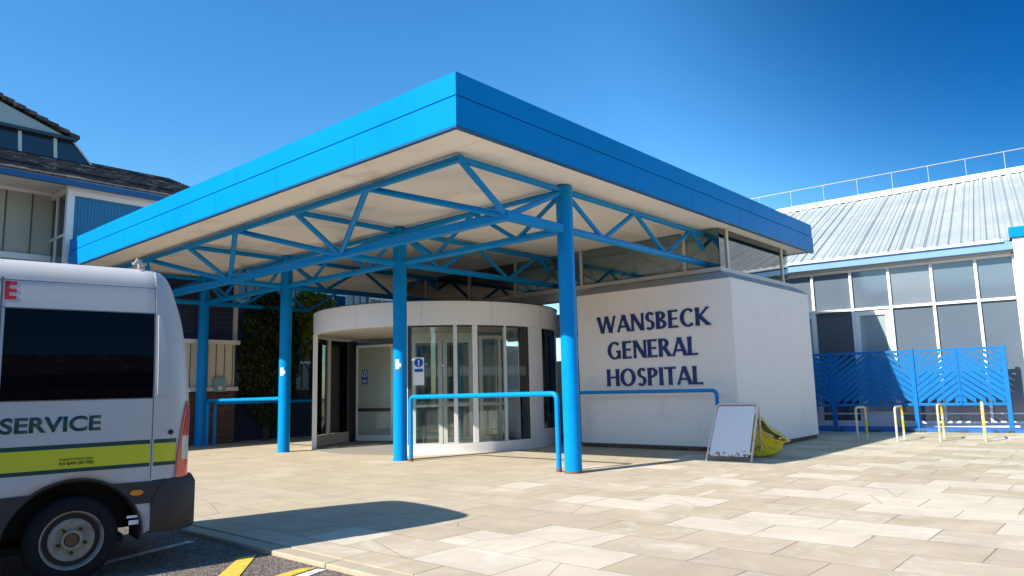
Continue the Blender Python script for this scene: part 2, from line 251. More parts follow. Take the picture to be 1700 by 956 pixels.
# ------------------------------------------------------------------ mesh helpers
class MB:
    def __init__(s): s.bm = bmesh.new(); s.k = 0
    def quad(s, *p): return s.bm.faces.new([s.bm.verts.new(Vector(q)) for q in p])
    def box(s, x0, x1, y0, y1, z0, z1, M=None):
        P = [Vector((x, y, z)) for z in (z0, z1) for (x, y) in ((x0, y0), (x1, y0), (x1, y1), (x0, y1))]
        if M: P = [M @ p for p in P]
        return s.hexa(P)
    def hexa(s, P):
        v = [s.bm.verts.new(p) for p in P]
        for f in ((3, 2, 1, 0), (4, 5, 6, 7), (0, 1, 5, 4), (1, 2, 6, 5), (2, 3, 7, 6), (3, 0, 4, 7)): s.bm.faces.new([v[i] for i in f])
        return s
    def bar(s, a, b, wd, h, up=(0, 0, 1)):     # rectangular bar from a to b, centred
        a, b = Vector(a), Vector(b); d = (b-a).normalized(); u = Vector(up)
        if abs(d.dot(u)) > .99: u = Vector((1, 0, 0))
        sx = d.cross(u).normalized()*wd/2; sz = sx.cross(d).normalized()*h/2
        return s.hexa([a-sx-sz, a+sx-sz, b+sx-sz, b-sx-sz, a-sx+sz, a+sx+sz, b+sx+sz, b-sx+sz])
    def tube(s, pts, r, n=14, caps=True):
        pts = [Vector(p) for p in pts]; rings = []
        rs = r if isinstance(r, (list, tuple)) else [r]*len(pts)
        ref = None
        for i, p in enumerate(pts):
            d = (pts[min(i+1, len(pts)-1)]-pts[max(i-1, 0)]).normalized()
            if ref is None: ref = Vector((0, 0, 1)) if abs(d.z) < .9 else Vector((1, 0, 0))
            a = (ref-d*ref.dot(d)).normalized(); ref = a; c = d.cross(a)
            rings.append([s.bm.verts.new(p+(a*cos(2*pi*k/n)+c*sin(2*pi*k/n))*rs[i]) for k in range(n)])
        for i in range(len(rings)-1):
            for k in range(n):
                f = s.bm.faces.new([rings[i][k], rings[i][(k+1) % n], rings[i+1][(k+1) % n], rings[i+1][k]]); f.smooth = True
        if caps: s.bm.faces.new(list(reversed(rings[0]))); s.bm.faces.new(rings[-1])
        return s
    def lathe(s, prof, M, n=40, caps=True):               # prof (r, h), axis local z
        rings = []
        for r, h in prof: rings.append([s.bm.verts.new(M @ Vector((r*cos(2*pi*k/n), r*sin(2*pi*k/n), h))) for k in range(n)])
        for i in range(len(rings)-1):
            for k in range(n):
                f = s.bm.faces.new([rings[i][k], rings[i][(k+1) % n], rings[i+1][(k+1) % n], rings[i+1][k]]); f.smooth = True
        if caps: s.bm.faces.new(list(reversed(rings[0]))); s.bm.faces.new(rings[-1])
        return s
    def prism(s, pts, vec):                    # planar polygon extruded by vec
        a = [s.bm.verts.new(Vector(p)) for p in pts]; b = [s.bm.verts.new(Vector(p)+Vector(vec)) for p in pts]; n = len(a)
        s.bm.faces.new(list(reversed(a))); s.bm.faces.new(b)
        for i in range(n): s.bm.faces.new([a[i], a[(i+1) % n], b[(i+1) % n], b[i]])
        return s
    def arc(s, c, r0, r1, a0, a1, z0, z1, n=None):
        n = n or max(2, int(abs(a1-a0)/3)); full = abs(a1-a0) >= 360
        R4 = []
        for i in range(n+(0 if full else 1)):
            a = R(a0+(a1-a0)*i/n)
            R4.append([s.bm.verts.new(Vector((c[0]+r*cos(a), c[1]+r*sin(a), z))) for r, z in ((r0, z0), (r1, z0), (r1, z1), (r0, z1))])
        m_ = len(R4)
        for i in range(m_ if full else m_-1):
            A, B = R4[i], R4[(i+1) % m_]
            for k in range(4): f = s.bm.faces.new([A[k], B[k], B[(k+1) % 4], A[(k+1) % 4]]); f.smooth = (k % 2 == 1)
        if not full: s.bm.faces.new(R4[0]); s.bm.faces.new(list(reversed(R4[-1])))
        return s
    def build(s, name, material, parent=None, world=True, bevel=0, sharp=True, keep=False):
        me = bpy.data.meshes.new(name)
        bmesh.ops.recalc_face_normals(s.bm, faces=s.bm.faces)
        if parent is not None and world:
            bmesh.ops.translate(s.bm, verts=s.bm.verts, vec=-root_loc(parent))
        s.bm.to_mesh(me); s.bm.free(); me.materials.append(material)
        if any(p.use_smooth for p in me.polygons): me.set_sharp_from_angle(angle=R(38))
        o = bpy.data.objects.new(name, me); col.objects.link(o)
        if parent is not None: o.parent = parent
        if bevel:
            b = o.modifiers.new('bevel', 'BEVEL'); b.width = bevel; b.segments = 2; b.limit_method = 'ANGLE'; b.angle_limit = R(40)
        return o
def root_loc(o):
    v = Vector((0, 0, 0))
    while o is not None: v += o.location; o = o.parent
    return v
def tag(o, label=None, cat=None, group=None, kind=None):
    if label: o['label'] = label
    if cat: o['category'] = cat
    if group: o['group'] = group
    if kind: o['kind'] = kind
    return o
def thing(name, label, cat, loc=(0, 0, 0), rz=0, group=None):
    o = bpy.data.objects.new(name, None); col.objects.link(o); o.location = loc; o.rotation_euler = (0, 0, rz); o.empty_display_size = .3
    return tag(o, label, cat, group)
def copy_tree(o, parent=None):
    c = o.copy(); col.objects.link(c)
    if parent is not None: c.parent = parent
    for ch in list(o.children): copy_tree(ch, c)
    return c

# ------------------------------------------------------------------ ground
m_ = MB(); m_.box(-200, 200, -200, 200, -1.0, -.045); tag(m_.build('road', M_asphalt), kind='structure')
m_ = MB(); m_.box(-5.98, 90, -60, 90, -.9, 0.0); tag(m_.build('pavement', M_slab), kind='structure')
m_ = MB()
y = -40.0
while y < 40:
    m_.box(-6.16, -5.99, y+.004, y+.90, -.6, -.004); y += .905
tag(m_.build('kerb', M_kerb, bevel=.012), kind='structure')
def paint(pts, mt, z=-.041):
    b = MB(); b.prism([(x, y, z) for x, y in pts], (0, 0, .0035)); return tag(b.build('road_marking', mt), kind='structure')
paint([(-6.40, -1.02), (-6.25, -1.05), (-6.88, -1.83), (-7.03, -1.72), ], M_yellowp)
paint([(-6.20, -1.93), (-6.30, -1.84), (-6.95, -1.98), (-6.88, -2.09)], M_yellowp)
paint([(-6.19, -2.06), (-6.23, -1.97), (-6.9, -2.13), (-6.83, -2.24)], M_whitep)
paint([(-6.30, 0.05), (-6.33, .13), (-7.6, -.25), (-7.57, -.34)], M_whitep)

# ------------------------------------------------------------------ canopy
S_, HB, HT, P_, G_, MM = 4.409, 4.10, 4.79, 1.507, 2.549, 2.314
FX, FY, FZB, FZT, XE, YE = 3.403, .818, 4.87, 5.62, 10.1, 13.92
can = thing('entrance_canopy', 'bright blue flat entrance canopy on round blue columns with tubular trusses', 'canopy', (0, 0, 0))
b = MB()   # fascia: two tiers with a shadow gap, a lip turned under
for (x0, x1, y0, y1) in ((-FX, XE, -FY, -FY+.05), (-FX, XE, YE-.05, YE), (-FX, -FX+.05, -FY+.05, YE-.05), (XE-.05, XE, -FY+.05, YE-.05)):
    b.box(x0, x1, y0, y1, FZB, 5.275)
i_ = .035
for (x0, x1, y0, y1) in ((-FX+i_, XE-i_, -FY+i_, -FY+.09), (-FX+i_, XE-i_, YE-.09, YE-i_), (-FX+i_, -FX+.09, -FY+.09, YE-.09), (XE-.09, XE-i_, -FY+.09, YE-.09)):
    b.box(x0, x1, y0, y1, 5.276, 5.30)
i_ = .012
for (x0, x1, y0, y1) in ((-FX+i_, XE-i_, -FY+i_, -FY+.09), (-FX+i_, XE-i_, YE-.09, YE-i_), (-FX+i_, -FX+.09, -FY+.09, YE-.09), (XE-.09, XE-i_, -FY+.09, YE-.09)):
    b.box(x0, x1, y0, y1, 5.301, FZT)
fas = b.build('fascia', M_fascia, can)
b = MB()
for (x0, x1, y0, y1) in ((-FX+.002, XE-.002, -FY+.002, -FY+.075), (-FX+.002, -FX+.075, -FY+.08, YE-.08)): b.box(x0, x1, y0, y1, FZB-.03, FZB-.002)
b.build('drip_edge', M_gutter, fas)
for x in (-1.2, 1.0, 3.2, 5.4, 7.6): b = MB(); b.box(x, x+.012, -FY-.003, -FY+.02, FZB+.001, 5.27); b.build('cover_strip', M_fascia, fas)
for y in (1.4, 3.6, 5.8, 8.0, 10.2, 12.4): b = MB(); b.box(-FX-.003, -FX+.02, y, y+.012, FZB+.001, 5.27); b.build('cover_strip', M_fascia, fas)
b = MB()   # soffit boards
ys = [-FY+.08]; 
bx = [-FX+.08, -G_-.15, 0.9, 2.7, 4.5, 6.3, 8.1, XE-.06]; by = [-FY+.08, 1.2, 3.6, 6.0, 8.4, 10.8, 13.2, YE-.06]
for i in range(len(bx)-1):
    for j in range(len(by)-1): b.box(bx[i]+.004, bx[i+1]-.004, by[j]+.004, by[j+1]-.004, FZB+.015, FZB+.05)
b.build('soffit', M_soffit, can)
b = MB(); b.box(-FX+.1, XE-.1, -FY+.1, YE-.1, FZB+.06, 5.45); b.build('roof', M_cope, can)
RT_ = .05
def tb(a, c, r, name='brace', par=None, mt=M_blue):
    q_ = MB(); q_.tube([a, c], r, 12); return q_.build(name, mt, par or can)
for i in range(4):
    y = i*S_; zb = -.09 if i == 3 else -.01
    b = MB(); b.tube([(0, y, zb), (0, y, HT+.07)], .145, 32); c_ = b.build('column', M_blue, can)
    b = MB(); b.tube([(0, y, zb), (0, y, .03)], .152, 32); b.build('base_collar', M_rust if i == 0 else M_blue, c_)
    if i in (1, 2):
        b = MB()
        a0 = -148 if i == 1 else -146
        b.arc((0, y), .1455, .148, a0-22, a0+10, 1.86, 2.06, 8); b.arc((0, y), .1455, .148, a0-4, a0+26, 1.90, 1.98, 6)
        tag(b.build('sticker', M_sticker, c_), 'pale torn sticker')
def truss(x0, x1, y, zt=HT, zb=HB):
    pass
for i in range(4):
    y = i*S_; xe = 3.47 if i == 3 else 5.79
    b = MB(); b.tube([(-G_, y, HT), (xe if i != 3 else 4.63, y, HT)], .055, 12); t_ = b.build('top_chord', M_blue, can)
    b = MB(); b.tube([(-P_, y, HB), (xe+.03, y, HB)], .068, 14); t_ = b.build('bottom_chord', M_blue, can)
    Q = Vector((-G_, y, HT)); P = Vector((-P_, y, HB)); T = Vector((0, y, HT))
    tb(P, Q, .052, par=t_); tb(P, T, .052, par=t_)
    top = [0, MM, 2*MM]; bot = [MM/2, 1.5*MM, 2.5*MM]
    for k, bx_ in enumerate(bot):
        if i == 3 and k > 1: break
        tb((top[k], y, HT), (bx_, y, HB), .045, par=t_)
        if k < 2: tb((bx_, y, HB), (top[k+1], y, HT), .045, par=t_)
b = MB(); b.tube([(-G_, -.05, HT), (-G_, 3*S_, HT)], .06, 12); ot = b.build('edge_top_chord', M_blue, can)
b = MB(); b.bar((-P_, -.08, HB), (-P_, 3*S_, HB), .15, .15); ob = b.build('edge_bottom_chord', M_blue, can, bevel=.02)
b = MB(); b.bar((-P_+.075, 0, HB), (-.12, 0, HB), .15, .15); b.build('corner_tie', M_blue, can, bevel=.02)
for i in range(4):
    P = (-P_, i*S_, HB)
    for s in ((i-.5), (i+.5)):
        if s < 0 or s > 3: continue
        tb(P, (-G_, s*S_, HT), .055, par=ob)
        tb(P, (0, s*S_, HT), .045, par=ob) if i in (1, 2) else None
b = MB(); b.tube([(0, 0, HT), (0, 3*S_, HT)], .05, 12); b.build('row_top_chord', M_blue, can)
b = MB(); b.tube([(0, 0, HB), (0, 3*S_, HB)], .068, 14); rb_ = b.build('row_bottom_chord', M_blue, can)
for i in range(3):
    for k in range(2):
        tb((0, (i+k*.5)*S_, HT), (0, (i+.25+k*.5)*S_, HB), .042, par=rb_); tb((0, (i+.25+k*.5)*S_, HB), (0, (i+.5+k*.5)*S_, HT), .042, par=rb_)
# trusses carried on inside the lobby
b = MB(); b.tube([(5.79, 0, HT), (5.79, 2*S_, HT)], .05, 12); b.tube([(5.79, 0, HB), (5.79, 2*S_, HB)], .06, 12)
lobt = b.build('lobby_chord', M_blue, can)
for i in range(3):
    tb((5.79, i*S_, 0), (5.79, i*S_, HT), .12, 'lobby_column', can)
    if i < 2:
        for k in range(2):
            tb((5.79, (i+k*.5)*S_, HT), (5.79, (i+.25+k*.5)*S_, HB), .042, par=lobt); tb((5.79, (i+.25+k*.5)*S_, HB), (5.79, (i+.5+k*.5)*S_, HT), .042, par=lobt)
        tb((5.79, (i+.5)*S_, HB), (5.79, (i+.5)*S_, HT), .09, par=lobt)
    b = MB(); b.tube([(5.79, i*S_, HB), (9.8, i*S_, HB)], .055, 10); lc = b.build('lobby_chord', M_blue, can)
    for k in range(4):
        x = 5.79+k*1.0; tb((x, i*S_, HT if k % 2 else HB), (x+1, i*S_, HB if k % 2 else HT), .04, par=lc)

# ------------------------------------------------------------------ lobby block
lob = thing('entrance_lobby', 'white rendered lobby block lettered in navy with glazed clerestory under the blue canopy', 'building', (4.41, -.95, 0))
b = MB(); b.box(4.41, 8.95, -.95, 3.02, .10, 3.60); wl = b.build('wall', M_white, lob)
b = MB(); b.box(4.44, 8.92, -.92, 2.99, 0, .10); b.build('brick_plinth', M_brick, lob)
b = MB()   # sloping coping between the wall head and the clerestory sill
b.hexa([Vector(p) for p in ((4.40, -.96, 3.605), (8.96, -.96, 3.605), (8.96, 3.03, 3.605), (4.40, 3.03, 3.605), (5.06, -.50, 3.86), (9.5, -.50, 3.86), (9.5, 3.03, 3.86), (5.06, 3.03, 3.86))])
b.build('sloping_coping', M_cope, lob)
b = MB(); b.box(5.02, 5.30, 3.04, 10.3, 3.62, 3.86); b.box(5.0, 9.45, 10.18, 10.42, 3.62, 3.86); b.build('lintel', M_cope, lob)
b = MB(); b.box(5.03, 5.28, -.47, 10.3, 3.865, 3.96); b.box(5.285, 9.62, -.47, -.25, 3.865, 3.96); b.build('sill', M_sill, lob)
win = MB(); win.box(5.17, 5.182, -.38, 10.25, 3.965, 4.86); win = win.build('clerestory_window', M_gglass, lob)
w2 = MB(); w2.box(5.185, 9.25, -.40, -.388, 3.965, 4.86); w2 = w2.build('clerestory_window', M_gglass, lob)
w3 = MB(); w3.box(5.19, 9.25, 10.25, 10.262, 3.965, 4.86); w3 = w3.build('clerestory_window', M_gglass, lob)
for y in (.42, 3.35, 5.6, 7.4, 9.3, 10.22):
    b = MB(); b.box(5.14, 5.22, y, y+.07, 3.96, 4.87); b.build('mullion', M_sill, win)
for x in (5.52, 8.78):
    b = MB(); b.box(x, x+.09, -.43, -.36, 3.96, 4.87); b.build('mullion', M_sill, w2)
for x in (6.9, 8.6):
    b = MB(); b.box(x, x+.07, 10.22, 10.29, 3.96, 4.87); b.build('mullion', M_sill, w3)
# lobby shell below
b = MB(); b.box(5.2, 10, -.3, 10.2, .0, .02); b.build('floor', M_floor, lob)
b = MB(); b.box(9.9, 10.0, 3.0, 10.2, 0.02, .5); b.box(9.9, 10.0, 3.0, 10.2, 3.1, 3.9); b.box(9.9, 10, 3.0, 3.6, .5, 3.1); b.box(5.5, 9.88, 9.6, 9.66, 0.02, 2.9); b.build('inner_wall', M_interior, lob)
b = MB(); b.tube([(6.0, 3.05, .02), (6.0, 3.05, 4.86)], .11, 20); b.build('inner_column', M_sill, lob)
for (x0, x1, y0, y1) in ((5.1, 5.13, 3.03, 3.75), ):
    b = MB(); b.box(x0, x1, y0, y1, .02, 3.6); b.build('side_screen', M_dglass, lob)
# reception desk seen through the glass
b = MB(); b.box(7.8, 8.4, 5.0, 8.2, .02, 1.05); b.box(7.7, 8.45, 4.9, 8.3, 1.05, 1.1); b.build('reception_desk', M_sill, lob)
b = MB(); b.box(9.86, 9.89, 5.2, 6.4, .02, 2.3); b.box(9.86, 9.89, 7.0, 8.6, .9, 2.3); b.build('inner_opening', M_signwhite, lob)

# ---- lettering: humanist capitals with flared strokes
TK, TN = .185, .105
class Glyph:
    def __init__(s): s.P = []
    def st(s, a, b, w=TK, fl=1.22, horiz=False):
        a = Vector(a); b = Vector(b); d = b-a; Lh = d.length; d = d/Lh; n = Vector((-d.y, d.x))
        ts = [0, .12, .3, .5, .7, .88, 1]; ws = [fl, 1.08, 1, .97, 1, 1.08, fl]
        wf = 1.0
        if abs(d.y) > .3 and not horiz: wf = 1/abs(d.y); 
        Lf, Rt = [], []
        for t, k in zip(ts, ws):
            p = a+d*Lh*t
            if abs(d.y) > .3 and not horiz:
                h = Vector((1, 0))*w*k*.5*wf; Lf.append(p-h); Rt.append(p+h)
            else: Lf.append(p+n*w*k*.5); Rt.append(p-n*w*k*.5)
        s.P.append(Lf+Rt[::-1]); return s
    def ar(s, cx, cy, rx, ry, a0, a1, tk=TK, tn=TN, n=20):
        O, I = [], []
        for i in range(n+1):
            a = R(a0+(a1-a0)*i/n); w_ = tn+(tk-tn)*abs(cos(a))**1.3
            x, y = cx+rx*cos(a), cy+ry*sin(a); nx, ny = cos(a)/rx, sin(a)/ry; l = hypot(nx, ny); nx /= l; ny /= l
            O.append(Vector((x, y))); I.append(Vector((x-nx*w_, y-ny*w_)))
        s.strip = True; s.P.append((O, I)); return s
def glyph(ch):
    g = Glyph()
    if ch == 'W': g.st((.09, 1), (.36, 0), TK); g.st((.36, 0), (.60, 1), TN); g.st((.60, 1), (.87, 0), TK); g.st((.87, 0), (1.12, 1), TN); return g, 1.20
    if ch == 'A': g.st((.40, 1), (.07, 0), TN); g.st((.40, 1), (.74, 0), TK); g.st((.17, .31), (.60, .31), TN, 1); return g, .80
    if ch == 'N': g.st((.11, 1), (.11, 0), TN+.02); g.st((.11, 1), (.70, 0), TK); g.st((.70, 1), (.70, 0), TN+.02); return g, .80
    if ch == 'S': g.ar(.30, .735, .255, .28, 30, 262, TK*.95); g.ar(.27, .27, .275, .285, 90, -140, TK*.95); return g, .58
    if ch == 'B': g.st((.11, 1), (.11, 0)); g.ar(.24, .755, .29, .245, 90, -90); g.ar(.24, .265, .35, .265, 90, -90); [g.st((.15, y_), (.27, y_), TN, 1, True) for y_ in (.948, .51, .053)]; return g, .64
    if ch == 'E': g.st((.11, 1), (.11, 0)); [g.st((.15, y_), (x_, y_), TN, 1.15, True) for y_, x_ in ((.945, .52), (.51, .48), (.055, .53))]; return g, .58
    if ch == 'C': g.ar(.46, .5, .43, .515, 48, 312, TK*1.08); return g, .80
    if ch == 'G': g.ar(.46, .5, .43, .515, 48, 300, TK*1.08); g.st((.72, .46), (.72, .03), TK*.9); g.st((.56, .44), (.80, .44), TN, 1, True); return g, .88
    if ch == 'K': g.st((.11, 1), (.11, 0)); g.st((.66, 1), (.20, .48), TN); g.st((.22, .52), (.70, 0), TK); return g, .74
    if ch == 'R': g.st((.11, 1), (.11, 0)); g.ar(.25, .735, .31, .265, 90, -90); [g.st((.15, y_), (.27, y_), TN, 1, True) for y_ in (.948, .50)]; g.st((.30, .52), (.63, 0), TK); return g, .68
    if ch == 'P': g.st((.11, 1), (.11, 0)); g.ar(.24, .725, .33, .275, 90, -90); [g.st((.15, y_), (.27, y_), TN, 1, True) for y_ in (.948, .48)]; return g, .61
    if ch == 'L': g.st((.11, 1), (.11, 0)); g.st((.15, .055), (.52, .055), TN, 1.15, True); return g, .56
    if ch == 'H': g.st((.11, 1), (.11, 0)); g.st((.66, 1), (.66, 0)); g.st((.15, .52), (.62, .52), TN, 1, True); return g, .78
    if ch == 'O': g.ar(.46, .5, .45, .515, 0, 360, TK*1.08, n=40); return g, .94
    if ch == 'I': g.st((.11, 1), (.11, 0)); return g, .25
    if ch == 'T': g.st((.32, .97), (.32, 0)); g.st((.02, .945), (.62, .945), TN, 1.2, True); return g, .62
def word(txt, y0, y1, z0, z1):
    gl = [glyph(c) for c in txt]; tw = sum(g[1] for g in gl)+.05*(len(txt)-1); sy = (y0-y1)/tw; H = z1-z0
    x = 0; b = MB(); k = 0
    for g, wd in gl:
        for P in g.P:
            k += 1; th = .026+.0008*(k % 5)
            f = lambda p: Vector((4.409, y0-(x+p.x)*sy, z0+p.y*H))
            if isinstance(P, tuple):
                O, I = P
                A = [[b.bm.verts.new(f(o)+Vector((dx, 0, 0))) for o in O] for dx in (0, -th)]; B = [[b.bm.verts.new(f(o)+Vector((dx, 0, 0))) for o in I] for dx in (0, -th)]
                for j in range(len(O)-1):
                    b.bm.faces.new([A[1][j], A[1][j+1], B[1][j+1], B[1][j]]); b.bm.faces.new([A[0][j], A[0][j+1], A[1][j+1], A[1][j]]); b.bm.faces.new([B[0][j], B[0][j+1], B[1][j+1], B[1][j]])
                b.bm.faces.new([A[0][0], A[1][0], B[1][0], B[0][0]]); b.bm.faces.new([A[0][-1], A[1][-1], B[1][-1], B[0][-1]])
            else: b.prism([f(p) for p in P], (-th, 0, 0))
        x += wd+.05
    return b.build('lettering', M_letter, wl)
word('WANSBECK', 2.44, -.44, 2.64, 3.03)
word('GENERAL', 2.18, -.14, 2.02, 2.42)
word('HOSPITAL', 2.22, -.22, 1.40, 1.79)

# ------------------------------------------------------------------ revolving door drum
C0 = (3.5, 7.04); RR = 3.24
dr = thing('revolving_door', 'large round white revolving entrance door with curved glass between the blue columns', 'door', (C0[0], C0[1], 0))
b = MB(); b.arc(C0, RR-.10, RR, 0, 360, 2.87, 3.42, 120); band = b.build('drum_band', M_whitepaint, dr)
b = MB()
for a in (165, 192, 221, 250, 278): b.arc(C0, RR+.0005, RR+.002, a, a+.12, 2.875, 3.415, 2)
b.build('panel_joint', M_cope, band)
b = MB(); b.arc(C0, RR-.09, RR+.015, 0, 360, 3.421, 3.44, 120); b.build('top_trim', M_dark, band)
b = MB(); b.lathe([(RR-.11, 2.93), (RR-.11, 2.97)], Matrix.Translation((C0[0], C0[1], 0)), 96); b.build('ceiling', M_sill, dr)
b = MB(); b.lathe([(RR-.11, 3.36), (RR-.11, 3.40)], Matrix.Translation((C0[0], C0[1], 0)), 96); b.build('drum_roof', M_cope, dr)
b = MB(); b.arc(C0, .05, RR-.1, 0, 360, .003, .014, 90); b.build('floor_ring', M_floor, dr)
def post(a, w_=.10, mt=M_whitepaint, z0=0.0, z1=2.868, r=RR, d=.12):
    q_ = MB(); ha = math.degrees(w_/2/r); q_.arc(C0, r-d, r-.003, a-ha, a+ha, z0, z1, 3); return q_.build('post', mt, dr)
post(147.5, .10); post(99, .22, M_dark, d=.2)
# far-left curved screen, seen through the opening
b = MB(); b.arc(C0, RR-.05, RR-.04, 101.5, 146, .30, 2.867); gs = b.build('curved_screen', M_glass, dr)
b = MB(); b.arc(C0, RR-.10, RR-.01, 101.5, 146, 0, .295); b.build('kick_band', M_sill, gs)
b = MB(); b.arc(C0, RR-.09, RR-.02, 117.5, 119.3, .30, 2.867); b.build('glazing_bar', M_whitepaint, gs)
# front curved screen
b = MB(); b.arc(C0, RR-.06, RR-.05, 215.5, 269.3, .23, 2.868); fs = b.build('curved_screen', M_glass, dr)
b = MB(); b.arc(C0, RR-.11, RR-.004, 211, 330, 0, .225); b.build('kick_band', M_whitepaint, fs)
b = MB(); b.arc(C0, RR-.10, RR-.006, 211.0, 215.2, .23, 2.868, 4); b.build('glazing_bar', M_whitepaint, fs)
for a0, a1, mt in ((215.3, 216.6, M_dark), (241.5, 243.6, M_whitepaint), (255.9, 257.0, M_greyframe), (233.6, 235.1, M_greyframe)):
    b = MB(); b.arc(C0, RR-.09, RR-.02, a0, a1, .23, 2.867, 2); b.build('glazing_bar', mt, fs)
b = MB(); b.arc(C0, RR-.05, RR-.03, 216.8, 241.4, 2.83, 2.866); b.arc(C0, RR-.05, RR-.03, 243.7, 269.2, 2.83, 2.866); b.arc(C0, RR-.05, RR-.03, 269.2, 269.7, .23, 2.866, 2)
b.build('seal', M_dark, fs)
b = MB(); b.arc(C0, RR-.09, RR-.004, 269.9, 279, .227, 2.867); b.build('solid_panel', M_whitepaint, dr)
b = MB(); b.arc(C0, RR-.09, RR-.004, 279.05, 330, .227, .42); b.build('solid_panel', M_whitepaint, dr)
b = MB(); b.arc(C0, RR-.07, RR-.05, 279.05, 325, .424, 2.86); ss = b.build('curved_screen', M_dglass, dr)
for a0 in (279.1, 302, 318):
    b = MB(); b.arc(C0, RR-.09, RR-.03, a0, a0+1.2, .424, 2.865, 2); b.build('glazing_bar', M_greyframe, ss)
# frosted manifestation dashes
b = MB(); a = 217.6
while a < 268:
    if not (232.8 < a < 235.8 or 240.8 < a < 244 or 255.2 < a < 257.2):
        h = .07+.05*abs(sin(a*1.7)); b.arc(C0, RR-.0485, RR-.0475, a, a+.2, 1.82-h, 1.82+h, 1)
    a += .62
b.build('frosted_dashes', mat('frosting', (.34, .37, .38), .6), fs)
def leaf(p, q, z0, z1, fw=.07, mid=None, kick=.16, mt=M_whitepaint, midmt=None, par=dr, name='door_leaf'):
    p = Vector((*p, 0)); q = Vector((*q, 0)); d = (q-p).normalized()
    b = MB(); B = lambda a, c, za, zb, t=.05: b.bar(p+d*((a+c)/2)+Vector((0, 0, za)), p+d*((a+c)/2)+Vector((0, 0, zb)), 1, 1) if False else b.hexa(box_dir(p, d, a, c, za, zb, t))
    L_ = (q-p).length
    B(0, fw, z0, z1); B(L_-fw, L_, z0, z1); B(fw, L_-fw, z1-fw, z1); B(fw, L_-fw, z0, z0+kick)
    if mid and not midmt: B(fw, L_-fw, mid, mid+.06)
    o = b.build(name, mt, par)
    if mid and midmt: b = MB(); b.hexa(box_dir(p, d, fw, L_-fw, mid, mid+.09, .06)); b.build('push_rail', midmt, o)
    b = MB(); b.hexa(box_dir(p, d, fw, L_-fw, z0+kick, z1-fw, .01)); b.build('pane', M_glass, o)
    return o, p, d
def box_dir(p, d, a, c, za, zb, t):
    n = Vector((-d.y, d.x, 0))*t/2; A = p+d*a; Cc = p+d*c
    return [A-n+Vector((0, 0, za)), Cc-n+Vector((0, 0, za)), Cc+n+Vector((0, 0, za)), A+n+Vector((0, 0, za)), A-n+Vector((0, 0, zb)), Cc-n+Vector((0, 0, zb)), Cc+n+Vector((0, 0, zb)), A+n+Vector((0, 0, zb))]
l1, p1, d1 = leaf((2.98, 9.92), (3.42, 8.80), .04, 2.75, .07, .86, .16, M_whitepaint, M_dark)
for ch in l1.children:
    if ch.name.startswith('pane'): ch.data.materials[0] = mat('pale_reflecting_glass', (.36, .42, .37), .06, .7)  # opaque pale colour painted in for the bright reflection on this pane
def sign(par, o, d, n, w_, h, bg, extra):
    """flat notice: o centre, d along, n outward"""
    up = Vector((0, 0, 1)); d = d.normalized(); n = n.normalized()
    def rect(cx, cz, ww, hh, off, mt, nm):
        b = MB(); c = o+d*cx+up*cz+n*off
        b.hexa([c-d*ww/2-up*hh/2-n*.002, c+d*ww/2-up*hh/2-n*.002, c+d*ww/2-up*hh/2, c-d*ww/2-up*hh/2, c-d*ww/2+up*hh/2-n*.002, c+d*ww/2+up*hh/2-n*.002, c+d*ww/2+up*hh/2, c-d*ww/2+up*hh/2]); return b.build(nm, mt, par)
    def disc(cx, cz, r, off, mt, nm):
        b = MB(); c = o+d*cx+up*cz+n*off; b.prism([c+d*r*cos(2*pi*k/24)+up*r*sin(2*pi*k/24) for k in range(24)], -n*.002); return b.build(nm, mt, par)
    s_ = rect(0, 0, w_, h, .004, bg, 'notice'); par = s_
    extra(rect, disc)
up = Vector((0, 0, 1))
n1 = Vector((-d1.y, d1.x, 0)); n1 = n1 if n1.dot(Vector((-9.8, -7.3, 0))-p1) > 0 else -n1
sign(l1, p1+d1*.28+n1*.01+up*1.83, d1, n1, .19, .40, M_signblue, lambda rect, disc: (disc(0, .09, .085, .008, M_signwhite, 'symbol'), disc(0, .09, .068, .011, M_signblue, 'symbol'), rect(0, .105, .022, .07, .014, M_signwhite, 'symbol'), disc(0, .045, .013, .014, M_signwhite, 'symbol'), rect(0, -.09, .13, .022, .008, M_signwhite, 'symbol'), rect(0, -.14, .13, .022, .008, M_signwhite, 'symbol')))
b = MB(); b.hexa(box_dir(p1+n1*.06, d1, .10, .30, 1.00, 1.10, .10)); b.build('lock_box', M_cope, l1)
leaf((3.45, 8.74), (3.60, 8.34), .04, 2.8, .03, None, 2.5, M_greyframe, name='side_panel')
ang = R(219.6); o_ = Vector((C0[0]+(RR-.035)*cos(ang), C0[1]+(RR-.035)*sin(ang), 1.84)); dd = Vector((-sin(ang), cos(ang), 0)); nn = Vector((cos(ang), sin(ang), 0))
sign(fs, o_, dd, nn, .24, .62, M_signwhite, lambda rect, disc: (disc(0, .19, .10, .008, M_signblue, 'symbol'), rect(0, .21, .028, .09, .011, M_signwhite, 'symbol'), disc(0, .135, .017, .011, M_signwhite, 'symbol'), rect(0, .02, .19, .07, .008, M_signblue, 'symbol')))
leaf((1.50, 5.78), (2.05, 5.32), .03, 2.62, .09, 1.02, .16)
leaf((2.07, 5.31), (2.62, 4.87), .03, 2.62, .09, 1.02, .16)
leaf((2.78, 4.80), (3.26, 4.52), .03, 2.70, .08, 1.02, .16)
leaf((3.40, 4.50), (3.78, 5.15), .03, 2.70, .07, 1.02, .14)
leaf((3.5, 7.04), (4.6, 5.6), .05, 2.8, .06, 1.02, .12)
leaf((4.3, 8.9), (5.6, 8.1), .05, 2.8, .08, 1.02, .14)
